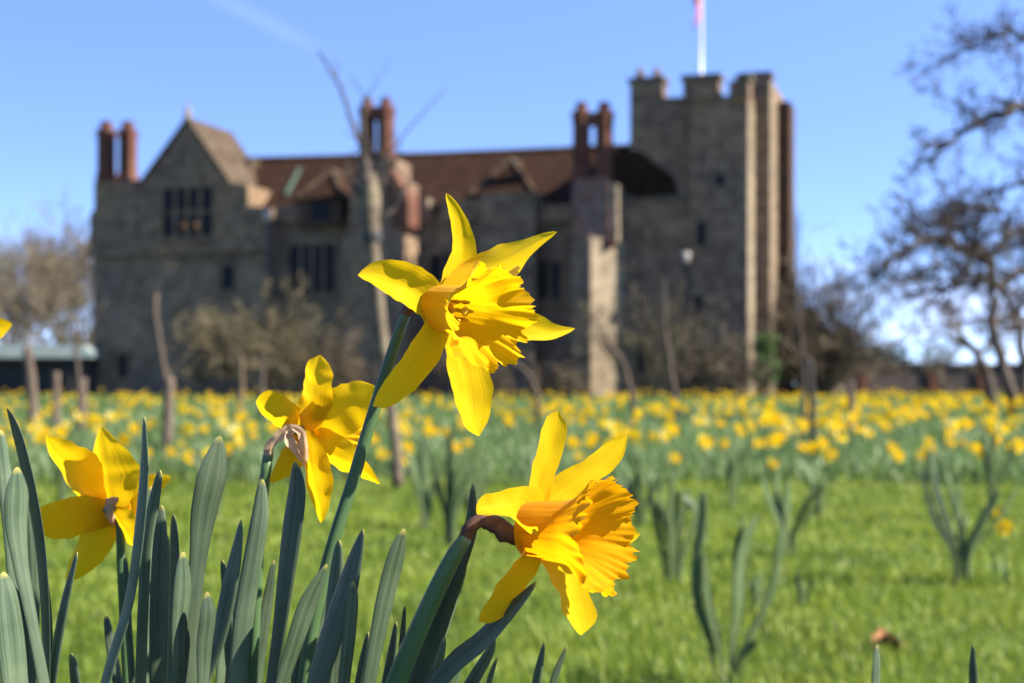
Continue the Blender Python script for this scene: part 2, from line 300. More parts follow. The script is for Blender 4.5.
def grass_mesh():
    g = np.random.default_rng(3)
    parts = []
    for (x0, x1, y0, y1, dens) in ((-2.6, 2.6, .9, 2.3, 1300), (-2.8, 2.8, 2.3, 4.6, 4600), (-4.2, 4.2, 4.6, 6.8, 2600), (-6, 6, 6.8, 10.5, 1300)):
        n = int((x1 - x0) * (y1 - y0) * dens)
        parts.append(np.stack([g.uniform(x0, x1, n), g.uniform(y0, y1, n)], 1))
    xy = np.concatenate(parts); n = len(xy)
    # clumpiness
    z = np.array([ground_z(a, b) for a, b in xy]); cl = np.array([noise.noise(Vector((a * 2.3, b * 2.3, 3))) + .5 * noise.noise(Vector((a * 7, b * 7, 5))) for a, b in xy])
    h = (.030 + .022 * g.random(n)) * (1 + .75 * cl) * np.where(g.random(n) < .03, 1.7, 1); h = np.clip(h * .78, .012, .08)
    az = g.uniform(0, 2 * np.pi, n); lean = g.uniform(.1, .9, n); wd = g.uniform(.0009, .0021, n) * np.clip(xy[:, 1] / 3.2, 1, 2.2)
    d = np.stack([np.cos(az), np.sin(az)], 1); s = np.stack([-np.sin(az), np.cos(az)], 1)
    base = np.column_stack([xy, z - .004])
    def pt(f, off, sg):
        q = base.copy(); q[:, :2] += d * (h * lean * f * f)[:, None] + s * (wd * off * sg)[:, None]; q[:, 2] += h * f * np.sqrt(np.maximum(.1, 1 - (lean * f * .75) ** 2)); return q
    V = np.stack([pt(0, 1, -1), pt(0, 1, 1), pt(.55, .8, 1), pt(.55, .8, -1), pt(1, 0, 1)], 1).reshape(-1, 3)
    idx = (np.arange(n) * 5)[:, None]
    loops = np.concatenate([idx + np.array([[0, 1, 2, 3]]), idx + np.array([[3, 2, 4]])], 1).ravel()
    me = bpy.data.meshes.new('grass'); me.vertices.add(len(V)); me.vertices.foreach_set('co', V.ravel())
    me.loops.add(len(loops)); me.loops.foreach_set('vertex_index', loops.astype(np.int32))
    ls = (np.arange(n) * 7)[:, None] + np.array([[0, 4]]); lt = np.tile([4, 3], n)
    me.polygons.add(2 * n); me.polygons.foreach_set('loop_start', ls.ravel().astype(np.int32)); me.polygons.foreach_set('loop_total', lt.astype(np.int32))
    me.update(calc_edges=True); me.validate()
    m, t, b, o = mat_new('grass_blade'); l = t.links.new
    tcn = t.nodes.new('ShaderNodeTexCoord'); n1 = t.nodes.new('ShaderNodeTexNoise'); n1.inputs['Scale'].default_value = 1.5; n1.inputs['Detail'].default_value = 8; n1.inputs['Roughness'].default_value = .74
    l(tcn.outputs['Object'], n1.inputs['Vector'])
    gi = t.nodes.new('ShaderNodeNewGeometry'); ad = t.nodes.new('ShaderNodeMath'); ad.operation = 'MULTIPLY_ADD'; l(gi.outputs['Random Per Island'], ad.inputs[0]); ad.inputs[1].default_value = .34; l(n1.outputs['Fac'], ad.inputs[2])
    r = ramp(t, [(.40, (.036, .072, .006)), (.60, (.150, .215, .016)), (.85, (.250, .300, .034)), (.985, (.29, .26, .09))]); l(ad.outputs[0], r.inputs['Fac'])
    l(r.outputs['Color'], b.inputs['Base Color']); b.inputs['Roughness'].default_value = .5; b.inputs['Specular IOR Level'].default_value = .3
    tr = t.nodes.new('ShaderNodeBsdfTranslucent'); l(r.outputs['Color'], tr.inputs['Color']); ms = t.nodes.new('ShaderNodeMixShader'); ms.inputs[0].default_value = .42
    l(b.outputs[0], ms.inputs[1]); l(tr.outputs[0], ms.inputs[2]); l(ms.outputs[0], o.inputs['Surface'])
    me.materials.append(m)
    ob = bpy.data.objects.new('grass', me); C.objects.link(ob); tag(ob, 'short bright green lawn grass in front of the daffodil field', 'grass', kind='stuff')
grass_mesh()

# ------------------------------------------------------------------ castle
TH = R(18); CD = 80.0; cs, sn = math.cos(TH), math.sin(TH)
castle = empty('castle', (0, CD, 0), 'large old stone castle with square battlemented tower and brown tiled roof', 'castle', rz=-TH)
def U(px, v=0): p = (px - CX) / F; return (p * (CD - v * cs) + v * sn) / (cs + p * sn)
def Z(py, u, v=0): return CZ - (py - HY) * (CD - u * sn - v * cs) / F
def uz(px, py, v=0): u = U(px, v); return u, Z(py, u, v)
def cbox(mb, x0, x1, ytop, v0, v1, ybot=None, mat=0):
    u0, u1 = U(x0, v1), U(x1, v1); um = (u0 + u1) / 2
    mb.box(u0, u1, -v1, -v0, -.5 if ybot is None else Z(ybot, um, v1), Z(ytop, um, v1), mat)

# tower
mb = MB(); cbox(mb, 630, 690, 98, -8, 1.4); tl = mb.build('tower', M['stone'], castle)
mb = MB(); cbox(mb, 690, 748, 96, -7.5, 2.0); mb.build('wall', M['stone'], tl)
mb = MB(); u0, u1 = U(757, -.2), U(770, -.2); mb.box(u0 - 1.5, u1, .2, 6, -.5, Z(78, u1, -.2)); mb.build('stair_turret', M['stone'], tl)
mb = MB(); u0, u1 = U(779, -3.0), U(790, -3.0); mb.box(u0 - 1.5, u1, 3.0, 5.2, -.5, Z(101, u1, -3.0)); mb.build('rear_turret', M['stone_brown'], tl)
# paler strips painting sunlight on the right-hand faces (set proud of the wall)
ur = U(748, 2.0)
mb = MB(); mb.box(ur - .12, ur + .012, -2.012, .2, -.5, Z(100, ur, 2)); mb.build('sunlit_corner_strip', M['stone_lit'], tl)
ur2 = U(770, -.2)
mb = MB(); mb.box(ur2 - .28, ur2 + .012, .188, 3.1, -.5, Z(80, ur2, -.2)); mb.build('sunlit_corner_strip', M['stone_low'], tl)
for (x0, x1, yt, v0, v1) in ((630, 663, 82, .4, 1.46), (683, 719, 79, 1.0, 2.06), (738, 749, 79, 1.0, 2.06), (741, 770, 77, -1.6, -.54)):
    mb = MB(); cbox(mb, x0, x1, yt, v0, v1, 98); o = mb.build('merlon', M['stone'], tl)
    mb = MB(); u0, u1 = U(x0, v1), U(x1, v1); zt = Z(yt, (u0 + u1) / 2, v1); mb.box(u0 - .12, u1 + .12, -v1 - .12, -v0 + .12, zt + .002, zt + .25); mb.build('coping', M['coping'], tl)
for x in (640, 657):
    u, z = uz(x, 82, 1.0); mb = MB(); mb.lathe([(.24, .26), (.26, .4), (.16, .5), (.2, .65), (.05, .8)], (u, -1.0, z), 8); mb.build('pinnacle', M['stone'], tl)
for (x0, x1, y0, y1, v) in ((716, 724, 174, 187, 2.0), (697, 706, 222, 246, 2.0), (694, 702, 295, 318, 2.0)):
    mb = MB(); u0, u1 = U(x0, v), U(x1, v); za, zb = Z(y1, u0, v), Z(y0, u0, v)
    mb.box(u0 - .15, u1 + .15, -v - .05, -v + .1, za - .15, za); mb.box(u0 - .15, u1 + .15, -v - .05, -v + .1, zb, zb + .15); mb.box(u0 - .15, u0, -v - .05, -v + .1, za, zb); mb.box(u1, u1 + .15, -v - .05, -v + .1, za, zb)
    f = mb.build('window', M['stone'], tl)
    mb = MB(); mb.box(u0, u1, -v - .012, -v + .1, za, zb); mb.build('pane', M['glass'], f)
mb = MB()
for x0, x1 in ((690, 712), (731, 746)):
    u0, u1 = U(x0, 2.0), U(x1, 2.0); z = Z(101, u0, 2); mb.box(u0, u1, -2.10, -2.0, z - .2, z + .22)
mb.build('lichened_string_course', noise_mat('orange_lichen_stone', [(.4, (.12, .09, .05)), (.6, (.20, .09, .02))], 1.2), tl)

# main range
ue0, ue1 = U(240, 0), U(640, 0)
mb = MB(); mb.box(ue0, ue1, 0, 9, -.5, Z(207, 0)); mb.build('wall', M['stone'], castle)
mb = MB(); mb.box(ue0 + .05, U(345) , -.05, .2, -.5, Z(262, ue0)); mb.build('plinth_wall', M['stone_low'], castle)
za, zb = Z(206, 0), Z(160, U(245, -4.5), -4.5); zb2 = Z(147, U(640, -4.5), -4.5)
mb = MB(); a, b = U(236, -4.5), ue1 + .2
mb.add([(a, -.35, za - .1), (b, -.35, za - .1), (b, 4.5, zb2), (a, 4.5, zb), (b, 9.3, za - .1), (a, 9.3, za - .1)], [(0, 1, 2, 3), (3, 2, 4, 5), (0, 3, 5), (1, 4, 2), (0, 5, 4, 1)])
roof = mb.build('roof', M['roof'], castle)
mb = MB(); mb.tube([(a, 4.5, zb + .06), ((a + b) / 2, 4.5, (zb + zb2) / 2 - .04), (b, 4.5, zb2 + .06)], .16, 6); mb.build('ridge_tiles', M['roof_light'], roof)
mb = MB(); p0 = uz(297, 168, -3.2); p1 = uz(285, 195, -1.2)
def roof_y(z): return -.35 + (z - za + .1) / ((zb + zb2) / 2 - za + .1) * 4.85
mb.tube([(p0[0], roof_y(p0[1]) - .10, p0[1]), (p1[0], roof_y(p1[1]) - .10, p1[1])], .15, 5); mb.build('copper_flashing', M['copper'], roof)
# parapet pieces along the eaves
for (x0, x1, y) in ((246, 340, 205), (412, 432, 206), (440, 480, 200), (535, 572, 205)):
    mb = MB(); cbox(mb, x0, x1, y, -.3, .35, 222); mb.build('parapet', M['stone'], castle)
for x in (424, 536):
    mb = MB(); cbox(mb, x - 4, x + 4, 198, -.2, .5, 209); mb.build('chimney_cap', M['stone_lit'], castle)
# dormers
for (x0, x1, ya, ye, yb, v) in ((300, 341, 168, 196, 226, .6), (476, 530, 156, 190, 200, .2)):
    u0, u1 = U(x0, v), U(x1, v); um = (u0 + u1) / 2; ze = Z(ye, um, v); zt = Z(ya, um, v); zbt = Z(yb, um, v)
    mb = MB(); mb.box(u0, u1, -v, 2.5, zbt, ze - .15); d = mb.build('dormer', M['stone_brown'], castle)
    mb = MB(); e0, e1 = u0 - .25, u1 + .25; yf = -v - .25; ya_ = -v + 1.5
    mb.add([(e0, yf, ze - .2), (e1, yf, ze - .2), (um, ya_, zt), (um, 4.2, zt), (e1, 4.2, ze - .2), (e0, 4.2, ze - .2)], [(0, 1, 2), (1, 4, 3, 2), (0, 2, 3, 5), (4, 5, 3), (0, 5, 4, 1)])
    rf = mb.build('roof', M['roof'], d)
    mb = MB(); mb.tube([(e1, yf, ze - .15), (um, ya_, zt + .05)], .13, 6); mb.tube([(um, ya_, zt + .05), (e0, yf, ze - .15)], .13, 6); mb.tube([(um, ya_, zt + .05), (um, 4.2, zt + .05)], .13, 6); mb.build('hip_tiles', M['roof_light'], rf)
    if yb > 210: mb = MB(); mb.box(um - .6, um + .6, -v - .02, -v + .1, zbt + .3, ze - .3); mb.build('window', M['glass'], d)
mb = MB(); cbox(mb, 480, 535, 193, -.5, .9); mb.build('projecting_bay', M['stone'], castle)
# left gabled wing
v = 1.2
ul, ur_ = U(89.5, v), U(268, v); zj = Z(252, ul, v)
mb = MB(); mb.box(U(93, v - .25), ur_, -v + .25, 10, -.5, zj); wing = mb.build('wing', M['stone_low'], castle)
g0, g1 = U(141, v), U(226, v); zg = Z(183, U(190, v), v); ga = uz(187, 124, v)
ug = U(187, v)
mb = MB(); mb.prism([(ul, zj), (ur_, zj), (ur_, Z(207, ur_, v)), (U(248, v), Z(205, ur_, v)), (U(248, v), Z(184, ur_, v)), (g1, zg), (ug, Z(122, ug, v)), (g0, zg), (U(112, v), Z(186, ul, v)), (ul, Z(215, ul, v))], -v, 4.0); mb.build('upper_wall', M['stone'], wing)
mb = MB(); mb.box(ul - .1, ur_ + .1, -v - .12, -v + .3, zj - .3, zj + .15); mb.build('string_course', M['stone'], wing)
mb = MB(); zt = Z(122, ug, v)
for sg, e in ((-1, g0), (1, g1)):
    y0 = -v - .1; y1 = 4.2
    mb.add([(e + sg * .3, y0, zg - .3), (ug, y0, zt), (ug, y1, zt), (e + sg * .3, y1, zg - .3), (e + sg * .3, y0, zg), (ug, y0, zt + .3), (ug, y1, zt + .3), (e + sg * .3, y1, zg)],
           [(0, 1, 2, 3), (4, 7, 6, 5), (0, 4, 5, 1), (3, 2, 6, 7), (0, 3, 7, 4), (1, 5, 6, 2)])
mb.build('roof', M['roof_light'], wing)
mb = MB(); mb.lathe([(.26, 0), (.18, .3), (.22, .45), (.05, .8), (.03, 1.3)], (ug, -v + .1, zt + .2), 8); mb.build('finial', M['stone_lit'], wing)
# small brick-lit stub behind gable
mb = MB(); cbox(mb, 233, 250, 158, -4.6, -3.0, 195); mb.build('gable_stub', M['roof_light'], castle)
def window(x0, x1, y0, y1, v, n, parent, rows=1, st='stone'):
    u0, u1 = U(x0, v), U(x1, v); za, zb = Z(y1, u0, v), Z(y0, u0, v); y = -v
    f = MB(); f.box(u0 - .25, u1 + .25, y - .10, y + .1, zb, zb + .28); f.box(u0 - .25, u1 + .25, y - .14, y + .1, za - .25, za); f.box(u0 - .2, u0, y - .06, y + .1, za, zb); f.box(u1, u1 + .2, y - .06, y + .1, za, zb)
    fo = f.build('window', M[st], parent)
    m = MB()
    for k in range(1, n): x = u0 + (u1 - u0) * k / n; m.box(x - .09, x + .09, y - .05, y + .09, za + .002, zb - .002)
    for k in range(1, rows): z = za + (zb - za) * k / rows; m.box(u0 + .002, u1 - .002, y - .043, y + .088, z - .07, z + .07)
    if m.v: m.build('mullion', M[st], fo)
    p = MB(); p.box(u0 + .001, u1 - .001, y - .015, y + .087, za + .001, zb - .001); p.build('pane', M['glass'], fo)
window(163, 213, 189, 238, 1.2, 4, wing, 2)
window(222, 235, 266, 290, .95, 1, wing)
window(290, 335, 245, 294, .05, 4, castle, 1, 'stone_low')
window(118, 128, 355, 378, .95, 1, wing)
window(503, 518, 330, 365, 0, 1, castle)
window(430, 470, 255, 300, 0, 3, castle)
window(540, 560, 262, 300, 0, 2, castle)
window(636, 652, 340, 373, 1.6, 1, castle)
# block between second chimney and tower, in the tower's shadow
mb = MB(); cbox(mb, 618, 692, 200, -1, 1.6); mb.build('forebuilding', M['stone'], castle)
mb = MB(); cbox(mb, 654, 692, 196, .9, 1.7, 202); cbox(mb, 618, 634, 196, .9, 1.7, 202); mb.build('coping', M['coping'], castle)
mb = MB(); u0, u1 = U(614, 1.5), U(668, 1.5); zl, zh = Z(197, u0, 2), Z(150, u0, 2); mb.prism([(u0, zl), (u1 + .6, zl), (u1 + .3, zl + 1), (u1 - 1, zh - .5), (u1 - 1.6, zh), (u0, zh)], -1.5, 3); mb.build('hipped_roof', M['roof'], castle)
mb = MB(); u = U(269, 1.25); z1 = Z(217, u, 1.25); mb.tube([(u, -1.3, .2), (u, -1.3, z1)], .09, 8); pipe = mb.build('downpipe', M['lead'], castle)
mb = MB(); mb.lathe([(.12, -.3), (.24, 0), (.25, .28), (.2, .34)], (u, -1.5, z1), 8); mb.build('hopper', M['hopper'], pipe)
mb = MB(); u = U(687, 2.05); z1 = Z(258, u, 2.05); mb.tube([(u, -2.1, .2), (u, -2.1, z1)], .09, 8); pipe = mb.build('downpipe', M['lead'], castle)
mb = MB(); mb.lathe([(.1, -.25), (.2, 0), (.21, .22), (.16, .28)], (u, -2.3, z1), 8); mb.build('hopper', M['hopper'], pipe)

def chimney(stack_boxes, pots, ytop, ybase, v, join_top, smat='stone', n=8):
    """clustered brick shafts on a stone stack"""
    s = MB()
    for bx in stack_boxes: cbox(s, *bx)
    st = s.build('chimney_stack', M[smat], castle)
    for x0, x1 in pots:
        u0, u1 = U(x0, v), U(x1, v); um = (u0 + u1) / 2; r = (u1 - u0) / 2 * 1.16; z0, z1 = Z(ybase, um, v), Z(ytop, um, v); H = z1 - z0
        m = MB(); m.lathe([(r * 1.15, -.4), (r * 1.15, .35), (r * 1.0, .6), (r * .97, H * .80), (r * 1.08, H * .86), (r * 1.0, H * .9), (r * 1.2, H * .95), (r * 1.1, H)], (um, -v + .0, z0), n, ph=math.pi / n)
        m.build('chimney_shaft', M['brick'], st)
        m = MB(); m.lathe([(r * .7, 0), (r * .62, .45), (r * .7, .5)], (um, -v, z1), 8); m.build('chimney_pot', M['brick'], st)
    if join_top:
        u0, u1 = U(pots[0][0], v), U(pots[-1][1], v); um = (u0 + u1) / 2; m = MB(); z1 = Z(ytop, um, v); m.box(u0 + .2, u1 - .2, -v - .35, -v + .35, z1 - .75, z1 - .12); m.build('chimney_cornice', M['brick'], st)
    return st
chimney([(94, 137, 181, -.6, .8, 215)], [(99.5, 113.5), (121, 135)], 130, 182, 0, False, n=4)
s1 = chimney([(341, 405, 236, -1, 2.6), (350, 400, 180, -.8, 2.0, 238), (357, 396, 160, -.6, 1.6, 182)], [(361, 374), (379, 393)], 107, 162, 1.0, True)
mb = MB(); u0, u1 = U(396, 2.2), U(408, 2.2); mb.prism([(u0, Z(226, u0, 2.2)), (u1, Z(226, u0, 2.2)), (u1, Z(196, u0, 2.2)), (u0 - .5, Z(165, u0, 2.2)), (u0 - .5, Z(200, u0, 2.2))], -2.2, -.6); mb.build('brick_shoulder', M['brick'], s1)
s2 = chimney([(572, 609, 184, .4, 3.0, 244), (574, 609, 178, .6, 2.4, 186)], [(574, 589), (596.5, 612)], 112, 180, 1.4, True, 'brick_stone')
# canted lower breast: its broad right-hand face catches the sun, also painted in by paler stone
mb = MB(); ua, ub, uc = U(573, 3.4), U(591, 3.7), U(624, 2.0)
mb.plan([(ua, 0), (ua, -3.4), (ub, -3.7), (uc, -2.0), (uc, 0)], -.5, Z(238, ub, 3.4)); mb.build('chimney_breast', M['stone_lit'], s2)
mb = MB(); mb.plan([(ua - .02, 0), (ua - .02, -3.42), (ub - .05, -3.72), (ub - .05, 0)], -.5, Z(236, ub, 3.4)); mb.build('breast_return', M['stone'], s2)  # shaded left side as a shell of the darker wall stone
mb = MB(); u0 = U(609, 3.0); mb.box(u0 + .003, u0 + .42, -2.9, -.4, Z(242, u0, 3.0), Z(184, u0, 3.0)); mb.build('sunlit_flank', M['stone_lit'], s2)  # added strip of paler stone, painting the sunlit edge of the stack
mb = MB(); mb.box(U(590, 3.1), U(612, 3.1), -3.15, -2.6, Z(246, u0, 3.0), Z(239, u0, 3.0)); mb.build('brick_corbel', M['brick'], s2)

# lamps inside the gable window
for x, lab in ((185, 'small glowing orange lamp in gable window, left of two'), (197.5, 'small glowing orange lamp in gable window, right of two')):
    u, z = uz(x, 224, 1.25)
    mb = MB(); mb.lathe([(.05, -.35), (.08, -.3), (.03, -.25), (.03, -.1), (.10, -.1), (.06, .10)], (0, 0, 0), 10)
    o = mb.build('lamp', M['lampglow']); o.location = castle.matrix_basis @ Vector((0, 0, 0)); o.location = Vector((u * cs - 1.33 * sn, CD - u * sn - 1.33 * cs, z)); tag(o, lab, 'lamp')

# flagpole and flag on the tower
u, z = uz(701, 92, -1.0)
bx = u * cs + 1.0 * sn; by = CD - u * sn + 1.0 * cs
# tower top is solid at 96-98 px: start the pole there
fp = empty('flagpole', (bx, by, Z(98, u, -1.0)), 'white flagpole with limp red and white flag on castle tower', 'flagpole')
mb = MB(); mb.lathe([(.16, -.4), (.16, .1), (.095, .12), (.085, 3), (.07, 8.4), (.08, 8.45)], (0, 0, 0), 10); mb.build('pole', M['white'], fp, True)
mb = MB(); mb.lathe([(.02, 8.45), (.2, 8.6), (.22, 8.7), (.1, 8.85), (.02, 8.9)], (0, 0, 0), 10); mb.build('finial', M['white'], fp, True)
mb = MB(); vs = []; fs = []; n = 14; H = 18
for j in range(H + 1):
    for i in range(n + 1):
        a = i / n; zz = 7.6 - 3.1 * j / H - .9 * a * (1 - .2 * j / H)
        vs.append((-.12 - .62 * a * (.5 + .5 * math.sin(j * .3 + .7)) - .12 * math.sin(a * 9), -.1 + .26 * math.sin(a * 11 + j * .15), zz))
for j in range(H):
    for i in range(n): fs.append((j * (n + 1) + i, j * (n + 1) + i + 1, (j + 1) * (n + 1) + i + 1, (j + 1) * (n + 1) + i))
mb.add(vs, fs)
for k in range(len(mb.f)):
    i = k % n; j = k // n; mb.m[k] = 1 if (4 <= i <= 9 or j >= 6) else 0
mb.build('flag', [plain('flag_white', (.5, .45, .48), .8), plain('flag_red', (.40, .07, .09), .8)], fp, True)

# ------------------------------------------------------------------ bare wood: recursive branching
def branch(mb, p, d, ln, r, depth, rg, spread=.6, up=.15, nchild=(2, 4), seg=4, wig=.22, shrink=.68, rmin=.004, sides=4):
    pts = [p]; rad = [r]
    for i in range(seg):
        d = (d + Vector((rg.gauss(0, wig), rg.gauss(0, wig), rg.gauss(0, wig) + up * .3))).normalized()
        pts.append(pts[-1] + d * ln / seg); rad.append(max(rmin, r * (1 - .55 * (i + 1) / seg)))
    mb.tube(pts, rad, max(3, sides), cap=False)
    if depth <= 0: return
    for k in range(rg.randint(*nchild)):
        i = rg.randint(1, seg); q = pts[i]; base = (pts[i] - pts[i - 1]).normalized()
        nd = (base + Vector((rg.gauss(0, spread), rg.gauss(0, spread), rg.gauss(0, spread) + up))).normalized()
        branch(mb, q, nd, ln * shrink * rg.uniform(.7, 1.15), max(rmin, rad[i] * .62), depth - 1, rg, spread, up, nchild, max(2, seg - 1), wig, shrink, rmin, max(3, sides - 1))

def bare_tree(name, base, h, r, label, cat, depth=5, seed=1, mat='bark', crown='twig', group=None, lean=(0, 0), fork=.35, spread=.5, nlimb=6, rmin=.012, up=.25, nchild=(2, 4)):
    rg = random.Random(seed); root = empty(name, base, label, cat, group)
    t = MB(); pts = [Vector((lean[0] * k * h * fork / 4, lean[1] * k * h * fork / 4, h * fork * k / 4 - (.15 if k == 0 else 0))) for k in range(5)]
    pts = [q + Vector((rg.gauss(0, r * .25), rg.gauss(0, r * .25), 0)) for q in pts]
    t.tube(pts, [r * 1.25, r, r * .9, r * .85, r * .75], 9); t.build('trunk', M[mat], root, True)
    c = MB()
    for k in range(nlimb):
        a = 2 * math.pi * k / nlimb + rg.uniform(-.4, .4); tilt = rg.uniform(.15, .95) if k else .05
        d = Vector((math.cos(a) * math.sin(tilt) + lean[0], math.sin(a) * math.sin(tilt) + lean[1], math.cos(tilt))).normalized()
        q = pts[-1] if k % 3 else pts[3]
        branch(c, q, d, h * (1 - fork) * .46, r * .5, depth - 1, rg, spread, up, nchild, 4, .16, .68, rmin)
    c.build('branches', M[crown], root)
    return root

def twig_bush(name, base, w, h, n, label, seed, mat='twig', rmin=.012, depth=3, dome=True, cat='shrub', group=None, deep=.5):
    rg = random.Random(seed); root = empty(name, base, label, cat, group); c = MB()
    for k in range(n):
        a = rg.uniform(0, 2 * math.pi); q = math.sqrt(rg.random()); x = w * .42 * q * math.cos(a); y = w * deep * .42 * q * math.sin(a)
        d = Vector((x / w * 1.6, y / w * 1.6, .9 + rg.gauss(0, .1))).normalized(); hh = h * (math.sqrt(max(.12, 1 - (q * .92) ** 2)) if dome else rg.uniform(.7, 1))
        branch(c, Vector((x * .75, y * .75, -.05)), d, hh * .55, .03, depth, rg, .6, .18, (2, 4), 3, .2, .6, rmin, 3)
    c.build('branches', M[mat], root); return root

def gp(px, Y): return Vector(((px - CX) * Y / F, Y, 0))
# large shrub in front of the left range, lower ones along the wall
twig_bush('bare_shrub', gp(262, 66), 9.6, 4.9, 75, 'big domed bare brown shrub in front of the left castle wall', 11, 'twig_olive', .022, 4)
twig_bush('bare_shrub', gp(345, 64), 4.0, 3.2, 34, 'small bare brown shrub right of the big domed shrub', 12, 'twig', .018)
twig_bush('bare_shrub', gp(470, 66), 5.5, 3.1, 34, 'low bare twiggy shrub between the two tall chimneys', 13, 'twig', .018)
twig_bush('bare_shrub', gp(716, 66), 3.8, 3.6, 46, 'rounded reddish brown shrub at the foot of the tower', 14, 'twig', .02)
twig_bush('wall_climber', gp(648, 69), 3.0, 6.8, 26, 'tall thin bare climber beside the pale chimney breast', 15, 'twig_olive', .015, 3, False, 'climber')
twig_bush('bare_shrub', gp(555, 67), 3.0, 2.4, 22, 'small bare shrub left of the pale chimney breast', 16, 'twig', .018)
# creeper-clad trees beside the tower
twig_bush('bare_tree', gp(806, 79), 3.6, 8.4, 150, 'narrow bare brown tree rising against the tower side', 17, 'twig', .022, 3, True, 'tree')
twig_bush('bare_tree', gp(817, 84), 1.5, 4.6, 70, 'lower bushy brown tree next to the brick garden wall', 18, 'twig_grey', .024, 3, True, 'tree')
# left woodland
for k, (x, Y, h, sd, lab) in enumerate([(8, 118, 13.5, 21, 'tall grey bare tree at the far left above the shelter'), (34, 112, 12.2, 22, 'bare grey tree behind the middle of the shelter'), (60, 120, 15.0, 23, 'tallest bare tree left of the castle, behind the shelter'), (84, 116, 14.2, 24, 'slim bare tree close beside the left castle corner'), (-30, 120, 13, 25, 'bare tree cut by the left edge of the picture')]):
    bare_tree('bare_tree', gp(x, Y), h, .22, lab, 'tree', 5, sd, 'twig_grey', 'twig_grey', 'bare trees behind the shelter', rmin=.024, fork=.22, nlimb=11, spread=.42, nchild=(3, 4))
for k, (x, Y, w_, h, lab) in enumerate([(18, 104, 8, 5.0, 'low olive bush just above the left end of the shelter roof'), (72, 104, 7, 5.6, 'olive bush between the shelter and the castle corner')]):
    twig_bush('olive_bush', gp(x, Y), w_, h, 60, lab, 31 + k, 'twig_olive', .028, 3)

# evergreen and small bare trees beyond the garden wall
def leafy(name, base, w, h, n, label, mat, seed, cat='tree', size=.3):
    rg = random.Random(seed); root = empty(name, base, label, cat)
    t = MB(); t.tube([(0, 0, -.2), (0.05, 0, h * .4), (0, 0, h * .7)], [w * .05, w * .04, w * .02], 7); t.build('trunk', M['bark_dark'], root)
    c = MB(); cl = []
    for k in range(34):
        a = rg.uniform(0, 6.28); q = rg.random() ** .5; zz = rg.uniform(.22, 1); rr = w * .5 * math.sqrt(max(.05, 1 - ((zz - .45) / .6) ** 2)); cl.append((rr * q * math.cos(a), rr * q * math.sin(a), zz * h * .93, w * rg.uniform(.09, .17)))
    for k in range(n):
        x, y, z, r = rg.choice(cl); p = Vector((x + rg.gauss(0, r), y + rg.gauss(0, r), z + rg.gauss(0, r * .8))); 
        if p.z < .1: continue
        ax = Vector((rg.gauss(0, 1), rg.gauss(0, 1), rg.gauss(0, 1))).normalized(); b = ax.orthogonal().normalized(); e = ax.cross(b); s = size * rg.uniform(.6, 1.3)
        c.add([p - b * s, p - e * s * .5, p + b * s, p + e * s * .5], [(0, 1, 2, 3)])
    c.build('crown', M[mat], root); return root
leafy('evergreen_tree', gp(881, 150), 6.0, 4.6, 2600, 'dark rounded evergreen beyond the brick garden wall', 'evergreen', 41)
bare_tree('bare_tree', gp(940, 60), 2.9, .10, 'small spreading bare tree in front of the garden wall', 'tree', 5, 42, 'bark', 'twig_olive', None, fork=.3, rmin=.010, nlimb=7, spread=.6, up=.1)
leafy('ivy', gp(766, 73.5) , 1.2, 3.4, 1400, 'green ivy climbing at the foot of the tower corner', 'ivy', 43, 'climber', .12)

# garden wall on the right, shelter on the left
gw = empty('garden_wall', (gp(905, 90)), 'long low dark brick garden wall right of the castle', 'wall')
mb = MB(); mb.box(-6.5, 16, 0, .5, -.2, 1.75); mb.build('wall_face', stone_mat('dark_brick', (.075, .055, .048), (.10, .07, .058), (.06, .05, .045), (.05, .045, .04), .3, .1), gw)
for x in (-3, 1.5, 4.6, 9): 
    mb = MB(); mb.box(x, x + .7, -.18, .0, -.2, 1.75); mb.build('pier', M['brick'], gw)
mb = MB(); mb.box(-6.6, 16.1, -.15, .65, 1.752, 1.9); mb.build('coping', M['dark_timber'], gw)
hd = leafy('hedge', gp(960, 92), 1, 1, 1, 'dark hedge top along the garden wall', 'evergreen', 1, 'hedge')
for ch in list(hd.children): bpy.data.objects.remove(ch)
rg = random.Random(5); c = MB()
for k in range(7000):
    p = Vector((rg.uniform(-9, 12), rg.gauss(0, .35), rg.uniform(.1, 2.1) + .1 * math.sin(k * .01))); ax = Vector((rg.gauss(0, 1), rg.gauss(0, 1), rg.gauss(0, 1))).normalized(); b = ax.orthogonal().normalized(); e = ax.cross(b); s = rg.uniform(.05, .14)
    c.add([p - b * s, p - e * s * .6, p + b * s, p + e * s * .6], [(0, 1, 2, 3)])
c.build('foliage', M['bark_dark'], hd)

sh = empty('shelter', gp(30, 86), 'long low dark timber shelter with pale green roof left of castle', 'shelter')
mb = MB(); mb.box(-9, 3.6, .4, 5, -.2, 2.2); mb.build('wall', M['dark_timber'], sh)
mb = MB(); mb.prism([(-9.4, 2.2), (4.0, 2.2), (4.0, 2.45), (3.4, 2.95), (-9.4, 3.15)], -.6, 5.2); mb.build('roof', M['pale_roof'], sh)
for x in (-6, -3, -.2, 2.4):
    mb = MB(); mb.box(x, x + .16, -.3, -.14, -.2, 2.2); mb.build('post', M['dark_timber'], sh)

